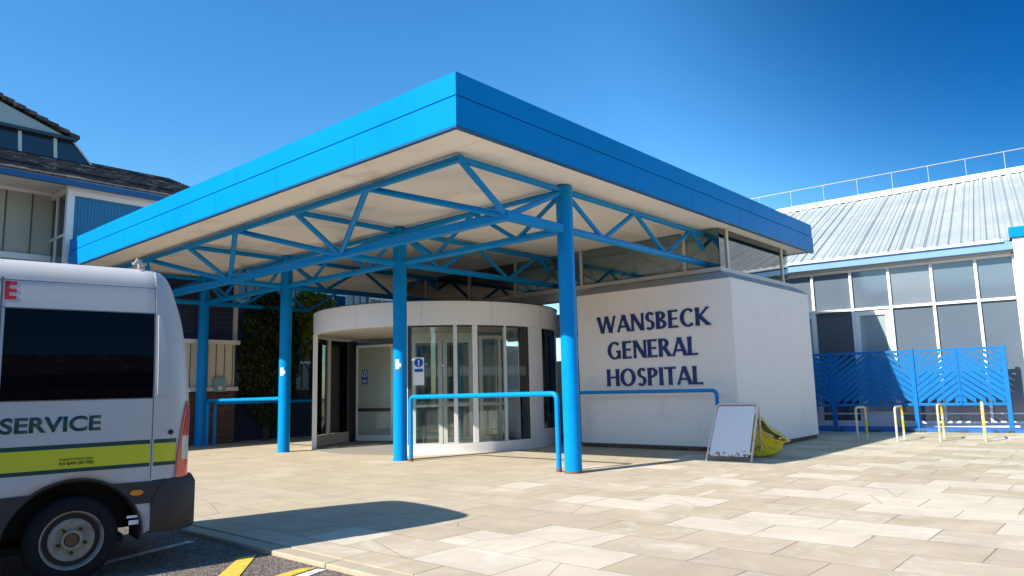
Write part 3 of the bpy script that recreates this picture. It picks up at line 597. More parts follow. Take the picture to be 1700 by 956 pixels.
b = MB(); b.hexa(box_dir(Vector((1.50, 5.78, 0)), Vector((.78, -.625, 0)).normalized(), -.05, 1.46, 2.625, 2.76, .10)); b.build('door_header', M_whitepaint, dr)

# ------------------------------------------------------------------ hand rails
def rail(label, pts, r=.045, collars=(), group='blue tubular guard rails by the entrance', rc=.11):
    t = thing('guard_rail', label, 'handrail', (pts[0][0], pts[0][1], 0), 0, group)
    P = [Vector(p) for p in pts]; out = [P[0]]
    for i in range(1, len(P)-1):
        a, c, e = P[i-1], P[i], P[i+1]; u = (a-c).normalized(); v = (e-c).normalized()
        for k in range(9):
            s = k/8; out.append(c+u*rc*(1-s)**2+v*rc*s**2)
    out.append(P[-1])
    b = MB(); b.tube(out, r, 16); b.build('rail', M_blue, t)
    for c in collars:
        b = MB(); b.tube([(c[0], c[1], -.01), (c[0], c[1], .06)], r*1.1, 16); b.build('rusty_foot', M_rust, t)
    return t
rail('blue guard rail spanning the two nearest columns in front of the curved glass', [(0, 4.08, 0), (0, 4.08, 1.28), (0, .30, 1.30), (0, .30, 0)], .045, [(0, 4.08), (0, .30)])
rail('shaded blue guard rail in front of the lettered white wall', [(4.05, 2.85, 0), (4.05, 2.85, 1.27), (4.05, -.66, 1.27), (4.05, -.66, 0)], .04)
rail('blue guard rail joining the two farthest canopy columns', [(0, 12.80, -.1), (0, 12.80, 1.27), (0, 8.95, 1.30)], .045)
rail('dark blue guard rail running back past the conifer beside the farthest column', [(.32, 13.0, -.1), (.32, 13.0, 1.2), (6.2, 13.0, 1.16), (6.2, 13.0, 0)], .045)

# ------------------------------------------------------------------ cycle hoops
def hoop(x0, y0, x1, y1, H, label):
    t = thing('cycle_stand', label, 'bike rack', ((x0+x1)/2, (y0+y1)/2, 0), 0, 'worn steel cycle hoops in front of the blue fence')
    a, c = Vector((x0, y0, 0)), Vector((x1, y1, 0)); d = (c-a).normalized(); rc = .09; top = []
    pa = [a, a+up*(H-rc)]+[a+d*rc*(1-cos(k/6*pi/2))+up*(H-rc+rc*sin(k/6*pi/2)) for k in range(1, 7)]+[(a+c)/2+up*H]
    pb = [c, c+up*(H-rc)]+[c-d*rc*(1-cos(k/6*pi/2))+up*(H-rc+rc*sin(k/6*pi/2)) for k in range(1, 7)]+[(a+c)/2+up*H-d*.004]
    b = MB(); b.tube(pa, .026, 12); b.build('near_leg', M_hoop, t)
    b = MB(); b.tube(pb, .0262, 12); b.build('far_leg', M_hoopy, t)
hoop(8.55, -1.98, 9.15, -2.02, .76, 'grey and yellow cycle hoop nearest the white lobby wall, half in shadow')
hoop(8.45, -2.85, 9.2, -2.82, .77, 'pale grey cycle hoop second from the white lobby wall')
hoop(8.9, -3.62, 9.7, -3.55, .80, 'cycle hoop with yellow peeling paint standing third from the lobby wall')
hoop(9.1, -4.46, 9.9, -4.32, .84, 'cycle hoop farthest from the lobby, near the right end of the blue fence')

# ------------------------------------------------------------------ fence
fl_pts = [Vector((11.75, .75, 0)), Vector((11.95, -.42, 0)), Vector((12.32, -2.45, 0)), Vector((12.62, -4.52, 0))]
fe = thing('slatted_fence', 'blue timber fence panels of chevron slats before the grey windows', 'fence', (12.3, -2.4, 0))
FZ0, FZ1 = .70, 2.17
for k in range(3):
    a, c = fl_pts[k], fl_pts[k+1]; d = (c-a).normalized(); L_ = (c-a).length; n = Vector((-d.y, d.x, 0)); n = n if n.x < 0 else -n
    b = MB(); b.hexa(box_dir(a, d, .05, L_-.05, FZ1-.05, FZ1+.02, .05)); b.hexa(box_dir(a, d, .05, L_-.05, FZ0-.02, FZ0+.05, .05)); 
    b.hexa(box_dir(a+n*.03, d, L_/2-.02, L_/2+.02, FZ0, FZ1, .02)); pn = b.build('panel_frame', M_fence, fe)
    # slats: chevrons, apex in the middle of the panel
    b = MB(); half = L_/2; pitch = .17; wd_ = .121
    for side in (-1, 1):
        i = -12
        while i < 22:
            z_at_mid = FZ0+.02+i*pitch     # height of the slat axis at the apex
            sl = .80
            # parametric: x from 0 (apex) to half-0.05; z = z_mid - sl*x
            x0, x1 = 0.015, half-.05
            lo, hi = FZ0+.03, FZ1-.04
            # clip by z
            def xz(z): return (z_at_mid-z)/sl
            xa = max(x0, xz(hi)); xb = min(x1, xz(lo)-wd_*.6)
            if xb-xa > .05:
                A = a+d*(half+side*xa)+up*(z_at_mid-sl*xa); B_ = a+d*(half+side*xb)+up*(z_at_mid-sl*xb)
                hh = up*wd_*.5*hypot(1, sl)*.98; tk = n*.018
                jit = n*random.uniform(-.004, .004)
                lo_a = max((A-hh).z, lo); 
                P = [A-hh, B_-hh, B_+hh, A+hh]
                for p in P: p.z = min(max(p.z, lo), hi)
                b.hexa([P[0]-tk+jit, P[1]-tk+jit, P[1]+tk+jit, P[0]+tk+jit, P[3]-tk+jit, P[2]-tk+jit, P[2]+tk+jit, P[3]+tk+jit])
            i += 1
    b.build('slats', M_fence, pn)
for k in range(4):
    p = fl_pts[k]; b = MB(); b.box(p.x-.05, p.x+.05, p.y-.05, p.y+.05, 0, FZ1+.05); b.build('post', M_fence if k < 3 else M_fence, fe)
b = MB(); b.box(11.55, 11.63, -5.2, .9, -.05, .10)
bk = MB(); bk.hexa([Vector(p) for p in ((11.35, .9, -.05), (12.75, .9, -.05), (13.3, -5.2, -.05), (12.35, -5.2, -.05), (11.35, .9, .09), (12.55, .9, .09), (13.15, -5.2, .09), (12.35, -5.2, .09))])
b.bm.free(); tag(bk.build('fence_plinth', M_kerbblue), 'low blue painted kerb running under the slatted fence', 'kerb')
# weeds along the blue kerb
b = MB()
for k in range(420):
    t = random.random()**.7; x = 11.33+1.0*t; y = .6-5.6*t
    x += random.uniform(-.05, .0); 
    if sin(t*37) < .1: continue
    h = random.uniform(.02, .11); a = random.uniform(0, pi); dx, dy = cos(a)*h*.5, sin(a)*h*.5; wv = Vector((-sin(a), cos(a), 0))*.012
    p = Vector((x, y, 0)); q_ = p+Vector((dx, dy, h)); b.quad(p-wv, p+wv, q_+wv*.6, q_-wv*.6)
tag(b.build('weeds', M_weed), 'small green weeds along the foot of the blue kerb', 'weeds', kind='stuff')

# ------------------------------------------------------------------ right building
rb = thing('hospital_wing', 'white hospital wing with grey tinted windows and pale corrugated roof behind blue fence', 'building', (12.7, .24, 0), -atan2(.12, 1)*-1)
TH = atan2(.12, 1.0)
rb.rotation_euler = (0, 0, TH)
# local frame: x into the building, y along facade (towards the lobby); camera sees x=0 face; local -y goes right
# facade posts in local y: distances from (12.7,.24)
def L2(v): return v
yp = [6.0, 4.4, 2.85, 1.75, .72, -.06, -1.14, -2.16, -3.24, -4.30, -5.18]
b = MB(); b.box(.125, .14, -5.18, 6, .16, 4.62); wall_g = b.build('window', M_officeglass, rb, world=False)
for i, y in enumerate(yp):
    if i in (0,): continue
    b = MB(); b.box(.02, .14, y-.035, y+.035, .16, 4.66); b.build('mullion', M_whitepaint, wall_g, world=False)
for z0, z1 in ((3.44, 3.51), (.16, .24), (4.60, 4.68), (.42, .46)):
    b = MB(); b.box(.03, .14, -5.14, 6, z0, z1); b.build('transom', M_whitepaint, wall_g, world=False)
pm = [M_officeglass, mat('blind_behind_glass', (.17, .20, .235), .03, .8, var=.1, vscale=1.5), mat('dark_room_glass', (.055, .075, .105), .02, .9, var=.2, vscale=1.1)]
rp = random.Random(11)
for i in range(len(yp)-1):
    for (za, zb, row) in ((.245, 3.435, 0), (3.515, 4.595, 1)):
        y1_, y0_ = yp[i]-.04, yp[i+1]+.04; t = [rp.uniform(-.005, .005) for _ in range(3)]
        P = [Vector((.10+t[0]+(t[1] if yy == y1_ else 0)+(t[2] if zz == zb else 0), yy, zz)) for zz in (za, zb) for yy in (y0_, y1_)]
        D = Vector((.01, 0, 0)); b = MB(); b.hexa([P[0], P[0]+D, P[1]+D, P[1], P[2], P[2]+D, P[3]+D, P[3]])
        b.build('pane', pm[rp.choice((0, 0, 1, 0) if row else (0, 0, 2, 1))], wall_g, world=False)
def dleaf(y0, y1, z1):
    b = MB()
    for (ya, yb, za, zb) in ((y0, y0+.13, .24, z1), (y1-.13, y1, .24, z1), (y0+.13, y1-.13, z1-.12, z1), (y0+.13, y1-.13, .24, .5)): b.box(.0, .12, ya, yb, za, zb)
    d_ = b.build('door', M_whitepaint, rb, world=False)
    b = MB(); b.box(.05, .07, y0+.13, y1-.13, .5, z1-.12); b.build('pane', mat('pale_door_glass', (.30, .36, .36), .05, .8), d_, world=False)
dleaf(-2.12, -1.18, 3.40); dleaf(-.10, .68, 3.42)
b = MB(); b.box(.0, 12, -5.2, 8, 0, .15); b.box(12, 12.1, -5.2, 8, .15, 4.6); b.box(.14, 12, 7.9, 8, .15, 4.6); b.build('wall', M_white, rb, world=False)
b = MB(); b.box(-.02, .4, -5.2, 8, 4.69, 4.80); b.build('soffit', M_sill, rb, world=False)
b = MB(); b.box(-.28, -.02, -5.2, 8, 4.74, 4.95); b.build('gutter', M_palegutter, rb, world=False)
# corrugated roof sheet (ribs run up the slope)
pt = math.tan(R(21.5)); b = MB(); n_ = 0
y = -12.0; prev = None
yend = 9.0
prof = []
step = .30
while y < yend:
    prof += [(y, 0), (y+step*.45, 0), (y+step*.58, .036), (y+step*.87, .036)]; y += step
def rtop(y): return 10.55+(y+4.6)*(-.16)   # ridge distance drifts like the photo
for i in range(len(prof)-1):
    (ya, ha), (yb, hb) = prof[i], prof[i+1]
    xa, xb = rtop(ya), rtop(yb)
    q0 = Vector((-.30, ya, 4.97+ha)); q1 = Vector((-.30, yb, 4.97+hb)); q2 = Vector((xb, yb, 4.97+hb+pt*(xb+.3))); q3 = Vector((xa, ya, 4.97+ha+pt*(xa+.3)))
    b.quad(q0, q1, q2, q3)
rf = b.build('roof', M_sheet, rb, world=False); so_ = rf.modifiers.new('thick', 'SOLIDIFY'); so_.thickness = .02; so_.offset = -1
ra = Vector((rtop(-12), -12, 4.97+pt*(rtop(-12)+.3))); rz_ = Vector((rtop(9), 9, 4.97+pt*(rtop(9)+.3)))
b = MB(); b.bar(ra+up*.10, rz_+up*.10, .4, .22); b.build('ridge_cap', M_ridge, rf, world=False)
b = MB(); b.tube([ra+up*.95, rz_+up*.95], .016, 8)
rr_ = b.build('roof_rail', M_galv, rf, world=False)
nseg = 16
for k in range(nseg+1):
    p = ra.lerp(rz_, k/nseg); b = MB(); b.tube([p+up*.1, p+up*.95], .011, 8); b.build('rail_post', M_galv, rr_, world=False)
b = MB(); yy = -5.0
while yy < 8.9:
    b.hexa([Vector(p) for p in ((-.345, yy, 4.955), (-.305, yy, 4.955), (-.305, yy+.15, 4.955), (-.345, yy+.15, 4.955), (-.345, yy, 5.0), (-.305, yy, 5.02), (-.305, yy+.15, 5.06), (-.345, yy+.15, 5.04))])
    b.hexa([Vector(p) for p in ((-.345, yy+.15, 4.955), (-.305, yy+.15, 4.955), (-.305, yy+.30, 4.955), (-.345, yy+.30, 4.955), (-.345, yy+.15, 5.04), (-.305, yy+.15, 5.06), (-.305, yy+.30, 5.02), (-.345, yy+.30, 5.0))]); yy += .30
bmesh.ops.remove_doubles(b.bm, verts=b.bm.verts, dist=.0005)
b.build('eaves_filler', M_ridge, rf, world=False)
b = MB(); b.box(-.35, 4, -9.5, -5.2, 1.62, 5.02); pw = b.build('pier_wall', M_white, rb, world=False)
b = MB(); b.box(-.42, 4.05, -9.6, -5.14, 5.03, 5.30); b.build('parapet_cap', M_fascia, pw, world=False)
b = MB(); b.box(.06, .08, -9.5, -5.2, .16, 1.50); b.build('window', M_officeglass, rb, world=False)
b = MB(); b.box(-.0, .1, -9.5, -5.2, 1.51, 1.615); b.box(0, .1, -9.5, -5.2, .16, .24); b.build('transom', M_whitepaint, rb, world=False)

# ------------------------------------------------------------------ left building
lb = thing('tiled_roof_building', 'older cream panelled building with dark tiled roof and glazed dormer behind the van', 'building', (0, 14, 0))
b = MB(); b.box(-14, -3.08, 15.60, 15.75, 0, 7.16); up_w = b.build('panel_wall', M_panel, lb)
b = MB(); x = -13.8
while x < -3.1: b.box(x, x+.035, 15.575, 15.598, 5.42, 7.12); x += .62
b.build('panel_rib', M_rib, up_w)
b = MB(); b.box(-14, -3.10, 15.50, 15.599, 5.24, 5.40); b.box(-14, -3.1, 15.50, 15.599, 7.12, 7.20); b.build('sill', M_whitepaint, up_w)
b = MB(); b.box(-14, 1.55, 14.0, 15.6, 7.20, 7.24); b.build('eaves_soffit', M_sill, lb)
b = MB(); b.box(-14, 1.6, 13.86, 13.99, 7.10, 7.25); b.build('gutter', M_gutter, lb)
b = MB(); b.box(-3.32, 1.34, 14.3, 15.59, 3.1, 4.9); b.box(-3.32, 1.34, 14.36, 15.59, 4.9, 7.19); bayw = b.build('bay_wall', M_navy, lb)
b = MB(); b.box(-3.22, 1.2, 14.33, 14.355, 5.0, 6.92)
x = -3.2
bay = b.build('window', M_curtain, lb)
b = MB()
while x < 1.2: b.box(x, x+.035, 14.318, 14.329, 5.02, 6.9); x += .085
b.build('curtain_rib', M_curtain, bay)
b = MB(); b.box(-3.42, -3.24, 14.20, 14.36, 3.2, 7.18); b.box(-3.24, 1.34, 14.24, 14.35, 6.93, 7.06); b.box(-3.45, 1.34, 14.15, 14.35, 7.06, 7.18); b.box(-3.24, 1.2, 14.26, 14.35, 4.9, 4.99); b.box(-3.42, -3.30, 14.37, 15.56, 7.0, 7.18); b.box(-3.40, -3.33, 15.1, 15.17, 3.2, 7.0); b.box(-3.40, -3.33, 14.37, 15.56, 5.8, 5.87)
b.build('window_frame', M_whitepaint, bay)
b = MB(); b.box(-3.36, -3.325, 14.38, 15.56, 3.2, 6.98); b.build('side_pane', M_darkwin, bay)
# tiled main roof
b = MB(); b.hexa([Vector(p) for p in ((-14, 13.88, 7.26), (1.6, 13.88, 7.26), (1.6, 20, 9.62), (-14, 20, 9.62), (-14, 13.88, 7.32), (1.6, 13.88, 7.32), (1.6, 20, 9.68), (-14, 20, 9.68))]); mr = b.build('roof', M_tile, lb)
b = MB()
for k in range(1, 20):
    t = k/20; yy = 13.88+6.12*t; zz = 7.32+2.36*t; b.box(-14, 1.6, yy, yy+.03, zz+.0, zz+.03)
b.build('tile_course', M_tile, mr)
# lantern
cx_ = -5.6
def sym(x): return 2*cx_-x
b = MB()
zb, zt = 9.15, 9.97; xb, xt = -1.25, -1.93
b.hexa([Vector(p) for p in ((sym(xb), 19.0, zb), (xb, 19.0, zb), (xb, 26, zb), (sym(xb), 26, zb), (sym(xt), 19.05, zt), (xt, 19.05, zt), (xt, 26, zt), (sym(xt), 26, zt))])
ln = b.build('lantern_window', M_darkwin, lb)
b = MB()
for xx in (-7.6, -6.0, -4.55, -3.42, -2.42): b.hexa([Vector(p) for p in ((xx-.05, 18.95, zb), (xx+.05, 18.95, zb), (xx+.05, 19.0, zb), (xx-.05, 19.0, zb), (xx-.09, 19.0, zt), (xx+.01, 19.0, zt), (xx+.01, 19.05, zt), (xx-.09, 19.05, zt))])
b.bar((xb+.02, 18.98, zb), (xt+.02, 19.02, zt), .05, .05); b.bar((sym(xb), 18.96, zb+.08), (xb-.05, 18.96, zb+.08), .05, .04)
b.build('glazing_bar', M_sill, ln)
b = MB(); b.box(sym(-1.85), -1.85, 18.85, 26, 9.972, 10.08); b.box(sym(-1.2), -1.2, 18.88, 18.94, 9.03, 9.14); b.build('lantern_gutter', mat('slate_blue_trim', (.02, .045, .075), .5), ln)
gx, gz = cx_, 11.45
b = MB(); b.prism([(sym(-2.1), 19.0, 10.085), (-2.1, 19.0, 10.085), (gx, 19.0, gz-.1)], (0, 7, 0)); gb = b.build('gable', M_palegutter, lb)
gb.data.materials[0] = mat('pale_grey_panel', (.38, .42, .42), .5)
b = MB()
for s in (1, -1):
    e = (-1.78 if s == 1 else sym(-1.78)); 
    N_ = 12
    for k in range(N_):
        t0, t1 = k/N_, (k+1)/N_
        xa, za = gx+(e-gx)*t0, gz+(10.03-gz)*t0; xb_, zb_ = gx+(e-gx)*t1, gz+(10.03-gz)*t1; dz = .05
        b.hexa([Vector(p) for p in ((xa, 18.85, za-.02), (xb_, 18.85, zb_+dz-.02), (xb_, 26, zb_+dz-.02), (xa, 26, za-.02), (xa, 18.85, za+.10), (xb_, 18.85, zb_+dz+.10), (xb_, 26, zb_+dz+.10), (xa, 26, za+.10))])
b.build('gable_roof', M_tile, gb)
# ground floor annexe under the canopy end
b = MB(); b.box(-9, 1.22, 13.62, 15.4, 0, 1.54); b.build('brick_plinth', M_brick, lb)
b = MB(); b.box(-9, 1.28, 13.52, 13.619, 1.545, 1.66); b.box(-9, 1.30, 13.50, 13.66, 2.94, 3.06); b.build('sill', M_whitepaint, lb)
b = MB(); b.box(-9, 1.20, 13.64, 15.4, 1.665, 2.94); cp = b.build('cream_panel', M_panel2, lb)
b = MB(); x = -2.0
while x < 1.2: b.box(x, x+.025, 13.625, 13.638, 1.67, 2.93); x += .26
b.build('panel_rib', M_rib, cp)
b = MB(); b.box(-3.3, 1.28, 14.0, 14.20, 3.07, 4.86)
b = b
for k in range(11):
    z = 3.08+.16*k; b.hexa([Vector(p) for p in ((-3.3, 13.95, z), (1.28, 13.95, z), (1.28, 13.999, z), (-3.3, 13.999, z), (-3.3, 13.98, z+.15), (1.28, 13.98, z+.15), (1.28, 13.999, z+.15), (-3.3, 13.999, z+.15))])
b.build('weatherboard', M_navy, lb)
b = MB(); b.box(1.285, 1.42, 13.92, 14.10, 3.07, 7.0); b.build('corner_post', M_whitepaint, lb)
# recessed rear range
b = MB(); b.box(1.3, 16, 16.5, 16.7, 0, 7.19); rw = b.build('rear_wall', M_panel, lb)
b = MB(); x = 1.4
while x < 15.9: b.box(x, x+.03, 16.47, 16.498, 4.75, 7.1); x += .33
b.build('panel_rib', M_rib, rw)
b = MB(); x = 1.4
while x < 15.9: b.box(x, x+.03, 16.47, 16.498, 1.62, 2.5); x += .33
b.build('panel_rib', M_rib, rw)
b = MB(); b.box(1.3, 16, 16.40, 16.499, 2.62, 4.60); 
for k in range(12): b.hexa([Vector(p) for p in ((1.3, 16.36, 2.63+.165*k), (16, 16.36, 2.63+.165*k), (16, 16.399, 2.63+.165*k), (1.3, 16.399, 2.63+.165*k), (1.3, 16.385, 2.78+.165*k), (16, 16.385, 2.78+.165*k), (16, 16.399, 2.78+.165*k), (1.3, 16.399, 2.78+.165*k))])
b.build('weatherboard', M_navy, rw)
b = MB(); b.box(1.3, 16, 16.38, 16.499, 4.61, 4.74); b.box(1.3, 16, 16.38, 16.499, 2.51, 2.615); b.build('sill', M_whitepaint, rw)
b = MB(); b.box(1.3, 16, 16.36, 16.499, 0, 1.55); b.build('brick_plinth', M_brick, rw)
for x0 in (5.4, 8.4):
    b = MB(); b.box(x0, x0+1.9, 16.44, 16.46, 4.76, 6.2); wd = b.build('window', M_darkwin, rw)
    b = MB()
    for xx in (x0, x0+.62, x0+1.24, x0+1.86): b.box(xx, xx+.05, 16.41, 16.439, 4.76, 6.2)
    b.box(x0, x0+1.9, 16.41, 16.438, 5.2, 5.25); b.build('window_frame', M_whitepaint, wd)
b = MB(); b.hexa([Vector(p) for p in ((1.6, 16.0, 7.20), (16, 16.0, 7.20), (16, 20, 8.75), (1.6, 20, 8.75), (1.6, 16.0, 7.27), (16, 16.0, 7.27), (16, 20, 8.82), (1.6, 20, 8.82))]); b.build('rear_roof', M_tile, lb)
b = MB(); b.box(1.22, 1.30, 13.7, 16.38, 0, 3.0); b.box(1.30, 1.36, 14.1, 16.35, 3.0, 7.1); b.build('return_wall', M_navy, lb)
# low wall behind the conifer, given a plain dark blue colour
b = MB(); b.box(1.32, 9.5, 14.15, 14.35, 0, 1.38); lw = b.build('garden_wall', mat('dark_blue_wall', (.015, .025, .075), .7, var=.2)); tag(lw, 'low dark blue wall behind the conifer', 'wall')
b = MB(); b.box(.50, .86, 13.46, 13.515, 1.52, 1.92); wb = b.build('wall_box', mat('pale_teal_box', (.22, .42, .44), .5), bevel=.01); tag(wb, 'small pale teal box fixed to the cream panels behind the farthest column', 'wall box')
b = MB(); b.prism([(.68+.07*cos(k*pi/8), 13.459, 1.62+.07*sin(k*pi/8)) for k in range(16)], (0, -.004, 0)); b.build('label_disc', M_signwhite, wb, world=True)

# ------------------------------------------------------------------ trees
def leafmat(n, c1, c2):
    m = bpy.data.materials.new(n); m.use_nodes = True; nt = m.node_tree; N = nt.nodes; L = nt.links; b = N['Principled BSDF']; b.inputs['Roughness'].default_value = .6; b.inputs['Specular IOR Level'].default_value = .25
    g = N.new('ShaderNodeNewGeometry'); r = N.new('ShaderNodeValToRGB'); r.color_ramp.elements[0].color = (*c1, 1); r.color_ramp.elements[1].color = (*c2, 1); L.new(g.outputs['Random Per Island'], r.inputs[0]); L.new(r.outputs[0], b.inputs['Base Color'])
    b.inputs['Subsurface Weight'].default_value = 0; return m
def conifer(name, label, x, y, blobs, nl, ls, mt, trunk_h, r_):
    t = thing(name, label, 'tree', (x, y, 0)); rnd = random.Random(r_)
    b = MB(); b.tube([(x, y, 0), (x+.03, y, trunk_h*.5), (x, y, trunk_h)], [.12, .08, .03], 8); 
    for k in range(14):
        a = rnd.uniform(0, 2*pi); z = rnd.uniform(.4, trunk_h*.8); b.tube([(x, y, z), (x+.55*cos(a), y+.55*sin(a), z+.5)], [.03, .008], 5)
    b.build('trunk', M_bark, t)
    b = MB()
    for (bx_, by_, bz, rx, rz, wgt) in blobs:
        for k in range(int(nl*wgt)):
            u = rnd.gauss(0, 1), rnd.gauss(0, 1), rnd.gauss(0, 1); l = sqrt(sum(v*v for v in u)); s = (1-rnd.random()**2.4*.55)
            lump = 1+.16*sin(u[0]/l*7+bx_)*sin(u[1]/l*6)*1.0+.12*sin(u[2]/l*11+u[0]/l*5)
            p = Vector((x+bx_+u[0]/l*rx*s*lump, y+by_+u[1]/l*rx*s*lump, bz+u[2]/l*rz*s*(.93+.07*lump)))
            if p.z < .05: continue
            d = Vector((u[0]/l*.6+rnd.uniform(-.5, .5), u[1]/l*.6+rnd.uniform(-.5, .5), rnd.uniform(.1, 1.1))).normalized(); sd_ = d.cross(Vector((rnd.uniform(-1, 1), rnd.uniform(-1, 1), rnd.uniform(-1, 1)))).normalized()
            h = ls*rnd.uniform(.6, 1.4); b.quad(p-sd_*h*.32, p+sd_*h*.32, p+sd_*h*.2+d*h, p-sd_*h*.12+d*h*1.1)
    b.build('crown', mt, t); return t
conifer('conifer', 'dark columnar conifer between the two left columns and the door drum', 2.25, 13.2+.35, [(0, 0, 2.7, .82, 2.05, 1), (-.42, 0, 2.3, .5, .9, .35), (.55, .2, 2.6, .6, 1.9, .6), (.15, 0, 1.2, .45, .9, .3)], 9000, .085, leafmat('conifer_leaf', (.006, .014, .005), (.05, .075, .02)), 3.8, 3)
conifer('shrub', 'sunlit yellow green shrub top showing above the door drum', 4.75, 14.9, [(-.1, 0, 4.5, .42, .62, .2), (.5, 0, 4.4, .35, .5, .12), (-.5, 0, 3.9, .4, .6, .1), (0, 0, 3.4, .7, .9, .2)], 4200, .13, leafmat('shrub_leaf', (.14, .19, .015), (.42, .44, .03)), 4.2, 5)

# ------------------------------------------------------------------ A-board
ab = thing('pavement_sign', 'blank white folding pavement sign with rusty edges by the white wall', 'sign', (3.1, -1.4, 0))
fA0, fA1 = Vector((2.74, -1.0, 0)), Vector((2.84, -1.82, 0)); tA0, tA1 = Vector((3.14, -1.09, 1.02)), Vector((3.22, -1.86, 1.02))
bA0, bA1 = Vector((3.68, -.96, 0)), Vector((3.80, -1.60, 0))
def frame(f0, f1, t0, t1, nm):
    b = MB(); pts = [f0]; rc = .09
    for (c, a, e) in ((t0, f0, t1), (t1, t0, f1)):
        u_ = (a-c).normalized(); v = (e-c).normalized()
        for k in range(7): s = k/6; pts.append(c+u_*rc*(1-s)**2+v*rc*s**2)
    pts.append(f1); b.tube(pts, .019, 10); return b.build(nm, M_tube, ab)
f1_ = frame(fA0, fA1, tA0, tA1, 'front_frame'); frame(bA0, bA1, tA0+Vector((.04, .0, -.03)), tA1+Vector((.04, .0, -.03)), 'rear_frame')
def bil(s, t, off): 
    A = fA0.lerp(tA0, t); B = fA1.lerp(tA1, t); p = A.lerp(B, s); n = (fA1-fA0).cross(tA0-fA0).normalized(); n = n if n.x < 0 else -n; return p+n*off
# panel with rounded lower corners, rust round its lower edge
def pan(in_, off, mt, nm, par, jag=0):
    pts = []; rc = .06; s0, s1, t0, t1 = .05+in_, .95-in_, .08+in_*.8, .955-in_*.3
    for (cs, ct, a0) in ((s1-rc, t0+rc, -90), (s1-rc, t1-rc, 0), (s0+rc, t1-rc, 90), (s0+rc, t0+rc, 180)):
        for k in range(7): a = R(a0+15*k); pts.append(bil(cs+rc*cos(a), ct+rc*sin(a), off))
    b = MB(); n = (pts[1]-pts[0]).cross(pts[9]-pts[0]).normalized()*.006; b.prism(pts, n); return b.build(nm, mt, par)
ps = pan(0, .006, M_rust, 'panel_edge', ab)
def rustboard():
    m = bpy.data.materials.new('board_white_with_rust'); m.use_nodes = True; nt = m.node_tree; N = nt.nodes; L = nt.links; b = N['Principled BSDF']; b.inputs['Roughness'].default_value = .45
    tc = N.new('ShaderNodeTexCoord'); s = N.new('ShaderNodeSeparateXYZ'); L.new(tc.outputs['Object'], s.inputs[0])
    n = N.new('ShaderNodeTexNoise'); n.inputs['Scale'].default_value = 18; n.inputs['Detail'].default_value = 8; L.new(tc.outputs['Object'], n.inputs['Vector'])
    r = N.new('ShaderNodeMapRange'); r.inputs[1].default_value = .08; r.inputs[2].default_value = .32; r.inputs[3].default_value = .52; r.inputs[4].default_value = .17; L.new(s.outputs[2], r.inputs[0])
    g = N.new('ShaderNodeMath'); g.operation = 'LESS_THAN'; L.new(n.outputs[0], g.inputs[0]); L.new(r.outputs[0], g.inputs[1])
    mx = N.new('ShaderNodeMix'); mx.data_type = 'RGBA'; L.new(g.outputs[0], mx.inputs[0]); mx.inputs[6].default_value = (.68, .70, .76, 1); mx.inputs[7].default_value = (.33, .17, .07, 1); L.new(mx.outputs[2], b.inputs['Base Color']); return m
pan(.004, .009 if True else 0, rustboard(), 'panel', ab)
for s in (.03, .97):
    for t in (.14, .84):
        b = MB(); b.tube([bil(s, t, -.01), bil(s, t, .03)], .024, 10); b.build('clip', M_tube, ab)
for t in (.2, .55):
    b = MB(); b.tube([fA1.lerp(tA1, t), bA1.lerp(tA1, t)], .011, 8); b.build('stay', M_rust, ab)

# ------------------------------------------------------------------ yellow tub
tub = thing('grit_bin', 'yellow plastic tub with faded lid tipped over against the white wall', 'bin', (4.1, -1.5, 0))
# silhouette in the (s, z) plane: s runs along the right-hand direction, depth runs away from the camera
sd1 = Vector((.66, -.75, 0)).normalized(); dp = Vector((.75, .66, 0)).normalized(); o0 = Vector((3.60, -1.62, 0))
def TP(s, z, d): return o0+sd1*s+dp*d+up*z
body = [(-.10, .01), (.06, .0), (.16, .005), (.38, .045), (.50, .12), (.56, .26), (.64, .30), (.46, .33), (.36, .36), (.22, .46), (.10, .62), (.02, .76), (-.04, .74), (-.08, .35)]
b = MB(); n = len(body)
cx__, cz__ = .20, .28
rings = []
for d, sc_ in ((0.10, .90), (.0+.14, 1), (.50, 1), (.56, .88)):
    rings.append([b.bm.verts.new(TP(cx__+(s-cx__)*sc_, max(.004, cz__+(z-cz__)*sc_) if sc_ == 1 else max(.03, cz__+(z-cz__)*sc_), d)) for s, z in body])
for i in range(3):
    for k in range(n): b.bm.faces.new([rings[i][k], rings[i][(k+1) % n], rings[i+1][(k+1) % n], rings[i+1][k]])
b.bm.faces.new(list(reversed(rings[0]))); b.bm.faces.new(rings[-1]); b.build('body', M_bin, tub, bevel=.012)
# lid: a bowed shell lying over the mouth
lid = [(-.06, .75), (.01, .79), (.09, .77), (.17, .70), (.25, .58), (.34, .50), (.44, .44), (.53, .40), (.56, .35), (.60, .31)]
b = MB(); V = []
nd = 9
for j in range(nd):
    d = -.02+.64*j/(nd-1); bow = .05*sin(pi*j/(nd-1)); V.append([b.bm.verts.new(TP(s+bow*.6+random.uniform(-.008, .008), z+bow-.03*(1 if j in (0, nd-1) else 0)+random.uniform(-.01, .01), d)) for s, z in lid])
for j in range(nd-1):
    for k in range(len(lid)-1): f = b.bm.faces.new([V[j][k], V[j+1][k], V[j+1][k+1], V[j][k+1]]); f.smooth = True
lo_ = b.build('lid', M_lid, tub); s_ = lo_.modifiers.new('t', 'SOLIDIFY'); s_.thickness = .014
